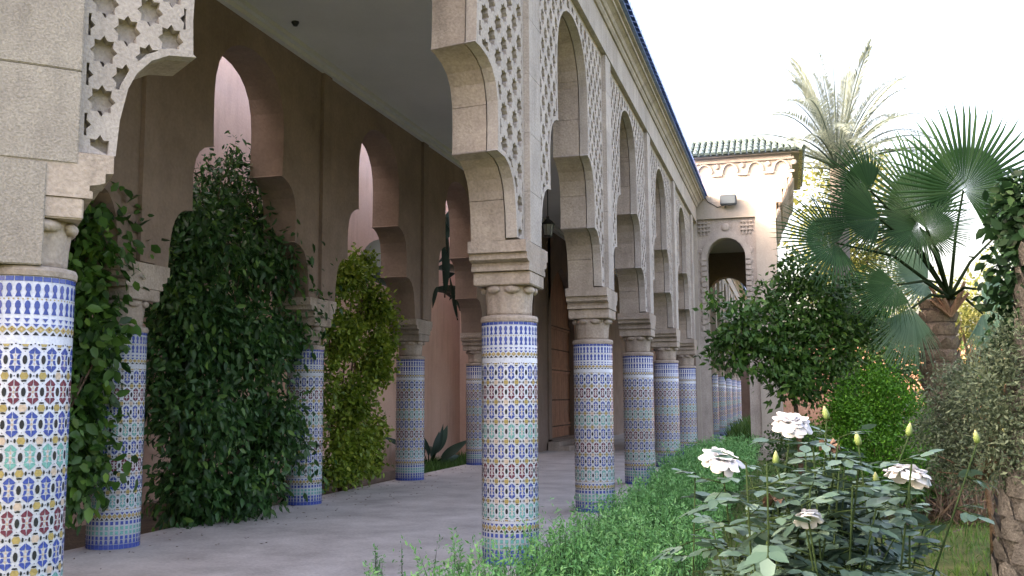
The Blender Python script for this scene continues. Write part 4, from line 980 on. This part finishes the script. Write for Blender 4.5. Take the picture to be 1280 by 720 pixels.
fans = [  # hastula px, y, depth, tip direction in the picture (deg, 0=right, 90=up), radius px, lean of the leaf towards the camera, material, tone
    (1204, 238, 13.2, 78, 112, .25, 'leaf_fan', .55, 2.35), (1150, 268, 13.8, 118, 112, .35, 'leaf_fan', .95, 2.0), (1088, 238, 13.4, 145, 76, .3, 'leaf_fan', .25, 1.5),
    (1100, 274, 13.1, 172, 98, .45, 'leaf_fan', .2, 1.25), (1150, 284, 13.2, 195, 78, .7, 'leaf_fan', .05, 1.8), (1160, 288, 13.0, 30, 62, .7, 'leaf_fan', .05, 1.8),
    (1046, 304, 12.9, 170, 84, .5, 'leaf_fan', .35, 2.1), (1122, 356, 12.7, 205, 74, .6, 'leaf_fan', .45, 1.4), (1140, 385, 12.9, 255, 84, .6, 'leaf_fan_pale', .35, .9),
    (1226, 362, 12.8, 330, 84, .8, 'leaf_fan_pale', .35, 1.4), (1240, 300, 13.6, 15, 90, .7, 'leaf_fan', .6, 1.6), (1160, 350, 14.4, 160, 80, .6, 'leaf_fan_pale', .4, 1.6),
    (1228, 392, 14.2, 295, 80, .5, 'leaf_fan_pale', .5, 1.1), (1160, 395, 14.4, 235, 80, .5, 'leaf_fan_pale', .2, 1.0)]
for x, y, z, ang, rad, ln, mt, tone, spd in fans:
    h = px(x, y, z)-base; r_ = rad/FPX*z; a = R(ang)
    axis = rt*math.cos(a)+up*math.sin(a)-fw*(.35*math.cos(ln)*.6)
    nrm = -fw*math.cos(ln)+Vector((0, 0, 1))*math.sin(ln)+rt*.1
    fan_leaf(rt_, h, axis, r_, nrm, fp_, mt, spd, 46, .14, tone)
for k in range(16):                       # dead leaf stubs round the crown
    a = random.uniform(0, 2*PI); MB().tube([rt_+Vector((0, 0, -.25)), rt_+Vector((.25*math.cos(a), .25*math.sin(a), random.uniform(-.1, .25)))], [.035, .02], 5).build('leaf_stub', 'dry_fibre', fp_)

# palm trunk at the right with climbing leaves
q = pxg(1293, 740); tb = Vector((q.x, q.y, -.16))
t = thing('old_palm', 'thick grey palm trunk with scaly leaf bases beside the grey-green shrub', 'palm tree', tb)
palm_trunk(t, 3.1, .30, .25, 'palm_bark', 19, 9, 1.0, .045); t.rotation_euler = (0, R(7), 0)
iv = thing('climbing_plant', 'dark glossy climber hanging high on the scaly palm trunk', 'climber', tb+Vector((-.1, -.25, 0)))
b2 = [((px(1287, y, 7.9)-tb-Vector((-.1, -.25, 0))), (r_*.9, r_, r_*1.1), 1) for y, r_ in ((258, .2), (290, .28), (330, .32), (370, .32), (410, .24))]
foliage('foliage', [(tuple(a), b_, c) for a, b_, c in b2], 230, 10, .10, .6, 'leaf_ivy', iv, .07, .5, .4, .4, True)
limbs((0, 0, -.05), [b2[k][0] for k in (0, 1, 2, 3)], .03, 'stem', iv)

# ------------------------------------------------------------------ shrubs and trees of the garden
def tree(name, label, cat, base, blobs, nclus, per, L, W, mat, trunk_r, spread=.12, droop=.2, shell=.5, up=.6, nl=9, group=None, rich=False, vb=0.):
    t = thing(name, label, cat, base, group); B_ = Vector(base)
    bl = [(tuple(Vector(c)-B_), r_, w_) for c, r_, w_ in blobs]
    fo, cs = foliage('crown' if cat == 'tree' else 'foliage', bl, nclus, per, L, W, mat, t, spread, droop, shell, up, rich, .15, vb)
    cen = sum((Vector(b_[0]) for b_ in bl), Vector())/len(bl)
    fk = Vector((cen.x*.35, cen.y*.35, max(.15, (min(b_[0][2]-b_[1][2]*.5 for b_ in bl)))))
    mb = MB(); mb.tube([(0, 0, -.05), fk*.5+Vector((.03, .02, 0)), fk], [trunk_r*1.15, trunk_r*.9, trunk_r*.7], 9); o = mb.build('trunk', 'bark', t); set_smooth(o.data)
    limbs(fk, twig_tips(cs, 0, nl), trunk_r*.6, 'limb', o)
    return t
def pb_(x, y, z, r_, w_=1, sq=1.): p = px(x, y, z); q = r_/FPX*z; return (tuple(p), (q, q, q*sq), w_)
def ground_at(x, z): p = px(x, 560, z); return (p.x, p.y, -.16)
tree('citrus_tree', 'small dark green citrus tree before the gate pavilion', 'tree', ground_at(1000, 13.5),
     [pb_(1010, 380, 13.5, 48, 3), pb_(960, 400, 13.3, 42, 2), pb_(1055, 390, 13.6, 46, 2.5), pb_(1000, 345, 13.5, 30, 1.2), pb_(1035, 430, 13.4, 42, 2.3), pb_(985, 435, 13.3, 36, 1.6), pb_(920, 405, 13.0, 24, .6), pb_(905, 440, 13.0, 20, .45), pb_(925, 435, 13.1, 22, .6), pb_(1085, 408, 13.8, 28, 1.0), pb_(890, 378, 13.0, 9, .12), pb_(1015, 475, 13.4, 28, 1.0), pb_(985, 470, 13.2, 30, 1.2), pb_(955, 440, 13.1, 28, 1)],
     800, 12, .105, .48, 'leaf_citrus', .04, .075, .25, .3, .5, 16)
tree('clipped_bush', 'bright green clipped round bush behind the roses', 'bush', ground_at(1092, 12.9),
     [pb_(1085, 502, 13.0, 42, 2, .8), pb_(1112, 512, 12.9, 40, 2, .8), pb_(1072, 545, 12.8, 46, 2, .9), pb_(1112, 560, 12.7, 46, 2, .9), pb_(1062, 590, 12.7, 42, 1.5, .9), pb_(1055, 515, 12.8, 20, .5), pb_(1138, 528, 12.7, 20, .5), pb_(1098, 478, 12.9, 18, .4)],
     2600, 13, .045, .5, 'leaf_hedge', .06, .075, -.2, .6, .6, 10)
tree('grey_shrub', 'fine-leaved grey-green shrub leaning round the fan palm trunk', 'shrub', ground_at(1235, 9.8),
     [pb_(1228, 488, 9.8, 44, 2), pb_(1196, 492, 9.8, 36, 1.6), pb_(1178, 540, 9.9, 32, 1.2), pb_(1200, 580, 9.7, 34, 1.2), pb_(1258, 490, 7.6, 50, 2.5), pb_(1208, 540, 9.8, 38, 2), pb_(1268, 550, 7.5, 46, 2.5), pb_(1225, 570, 9.7, 40, 1.5), pb_(1275, 440, 7.6, 40, 1.5), pb_(1160, 540, 10.2, 24, .6)],
     1500, 15, .044, .38, 'leaf_grey', .035, .07, .0, .25, .5, 22)
tree('dark_bush', 'low dark green bush between the roses and the clipped bush', 'bush', ground_at(1000, 15),
     [pb_(990, 560, 15, 34, 1), pb_(1030, 570, 15, 36, 1), pb_(1150, 600, 13, 36, 1.2), pb_(1120, 610, 12.6, 30, 1)], 420, 12, .07, .5, 'leaf_citrus', .03, .07, .1, .4, .5, 6)
# dry twiggy stuff round the palm foot
t = thing('dry_plant', 'brown dried stems heaped at the foot of the fan palm', 'plant', (base.x-.05, base.y-.9, -.16))
P = rng.normal(size=(420, 3))*[.34, .25, .0]; D = rng.normal(size=P.shape)*.55+[0, 0, .9]
link('dry_stems', leaf_mesh('dry_stems', P, D, rng.normal(size=P.shape), rng.uniform(.3, 1.25, 420), .022, 'dry_leaf', rng.uniform(0, 1, 420), curl=.3), t)

# date palm far behind, glare and haze painted as pale leaf colour
def date_palm(label, base, crown, nf, flen, mat, seed):
    random.seed(seed); t = thing('date_palm', label, 'palm tree', base); h = crown.z-base[2]
    palm_trunk(t, h, .3, .24, 'palm_bark', 0, 8)
    for k in range(nf):
        a = 2*PI*k/nf+random.uniform(-.2, .2); e = random.uniform(.15, 1.45); L = flen*random.uniform(.8, 1.1)
        d = Vector((math.cos(a)*math.cos(e), math.sin(a)*math.cos(e), math.sin(e))); P0 = Vector((0, 0, h)); pts_ = []
        for q in range(11):
            u = q/10; pts_.append(P0+d*L*u+Vector((0, 0, -.42*L*u**2.3*(.4+math.cos(e)))))
        fr = MB().tube(pts_, [.035*(1-.85*q/10) for q in range(11)], 5).build('frond', 'leaf_date', t)
        PP, DD, LL = [], [], []
        for q in range(64):
            u = .12+.88*q/63; i = min(9, int(u*10)); c = pts_[i].lerp(pts_[i+1], u*10-i); tn = (pts_[i+1]-pts_[i]).normalized(); sd_ = tn.cross(Vector((0, 0, 1))).normalized()
            for sg_ in (-1, 1): PP.append(c); DD.append(tn*.75+sd_*sg_*.75+Vector((0, 0, .35*random.random()-.05))); LL.append(.5*math.sin(PI*(.12+.83*u))+.1)
        link('leaflets', leaf_mesh('leaflets', np.array([tuple(p) for p in PP]), np.array([tuple(p) for p in DD]), np.tile([[.2, -.4, .8]], (len(PP), 1)), np.array(LL), .035, mat, np.clip(rng.normal(.5, .2, len(PP)), 0, 1), curl=.12), fr)
cr = px(1047, 212, 30); date_palm('tall feathery date palm behind the gate pavilion, glare painted into its pale fronds', (cr.x, cr.y, -.16), cr, 50, 5.0, 'leaf_date', 5)
cr = px(1150, 420, 24); 
# trees behind, their overexposed glow painted as pale leaf colour
tree('glare_tree', 'yellow-green tree behind the gate pavilion under the date palm, glare painted in as paleness', 'tree', ground_at(1050, 33),
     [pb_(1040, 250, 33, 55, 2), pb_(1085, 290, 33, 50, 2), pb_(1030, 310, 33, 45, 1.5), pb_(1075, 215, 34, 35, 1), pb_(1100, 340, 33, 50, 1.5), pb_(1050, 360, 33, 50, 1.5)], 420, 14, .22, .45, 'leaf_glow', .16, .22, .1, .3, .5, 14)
tree('glare_tree', 'loose tree beyond the lawn behind the fan palm crown, glare painted in as paleness', 'tree', ground_at(1215, 36),
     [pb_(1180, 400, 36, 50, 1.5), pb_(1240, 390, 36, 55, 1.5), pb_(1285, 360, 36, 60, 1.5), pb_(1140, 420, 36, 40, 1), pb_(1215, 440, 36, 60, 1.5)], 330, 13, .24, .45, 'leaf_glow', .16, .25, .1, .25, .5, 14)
tree('broadleaf_tree', 'mid green leafy tree behind the citrus tree beside the fan palm', 'tree', ground_at(1105, 22),
     [pb_(1090, 430, 22, 42, 1.5), pb_(1120, 450, 22, 36, 1.2), pb_(1070, 460, 22, 40, 1.2), pb_(1140, 480, 22, 30, .8)], 330, 12, .13, .5, 'leaf_vine', .09, .13, .15, .35, .5, 12)
tree('broadleaf_tree', 'dark leafy tree by the far orange brick wall', 'tree', ground_at(1235, 40),
     [pb_(1210, 470, 40, 45, 1.2), pb_(1260, 470, 40, 50, 1.4), pb_(1300, 450, 40, 50, 1.4)], 260, 12, .25, .5, 'leaf_tree', .14, .24, .15, .35, .5, 12)

# fallen leaves on the gallery floor
n = 240
P = np.column_stack([XL-.2+np.abs(rng.normal(0, .75, n)), rng.uniform(7.5, 22, n), np.full(n, .006)]); D = rng.normal(size=P.shape)*[1, 1, .02]
tag(link('fallen_leaves', leaf_mesh('fallen_leaves', P, D, rng.normal(size=P.shape)*.15+[0, 0, 1], rng.uniform(.03, .07, n), .022, 'dry_leaf', rng.uniform(0, 1, n), curl=-.1)), 'dry fallen leaves scattered on the gallery floor', 'fallen leaves', None, 'stuff')
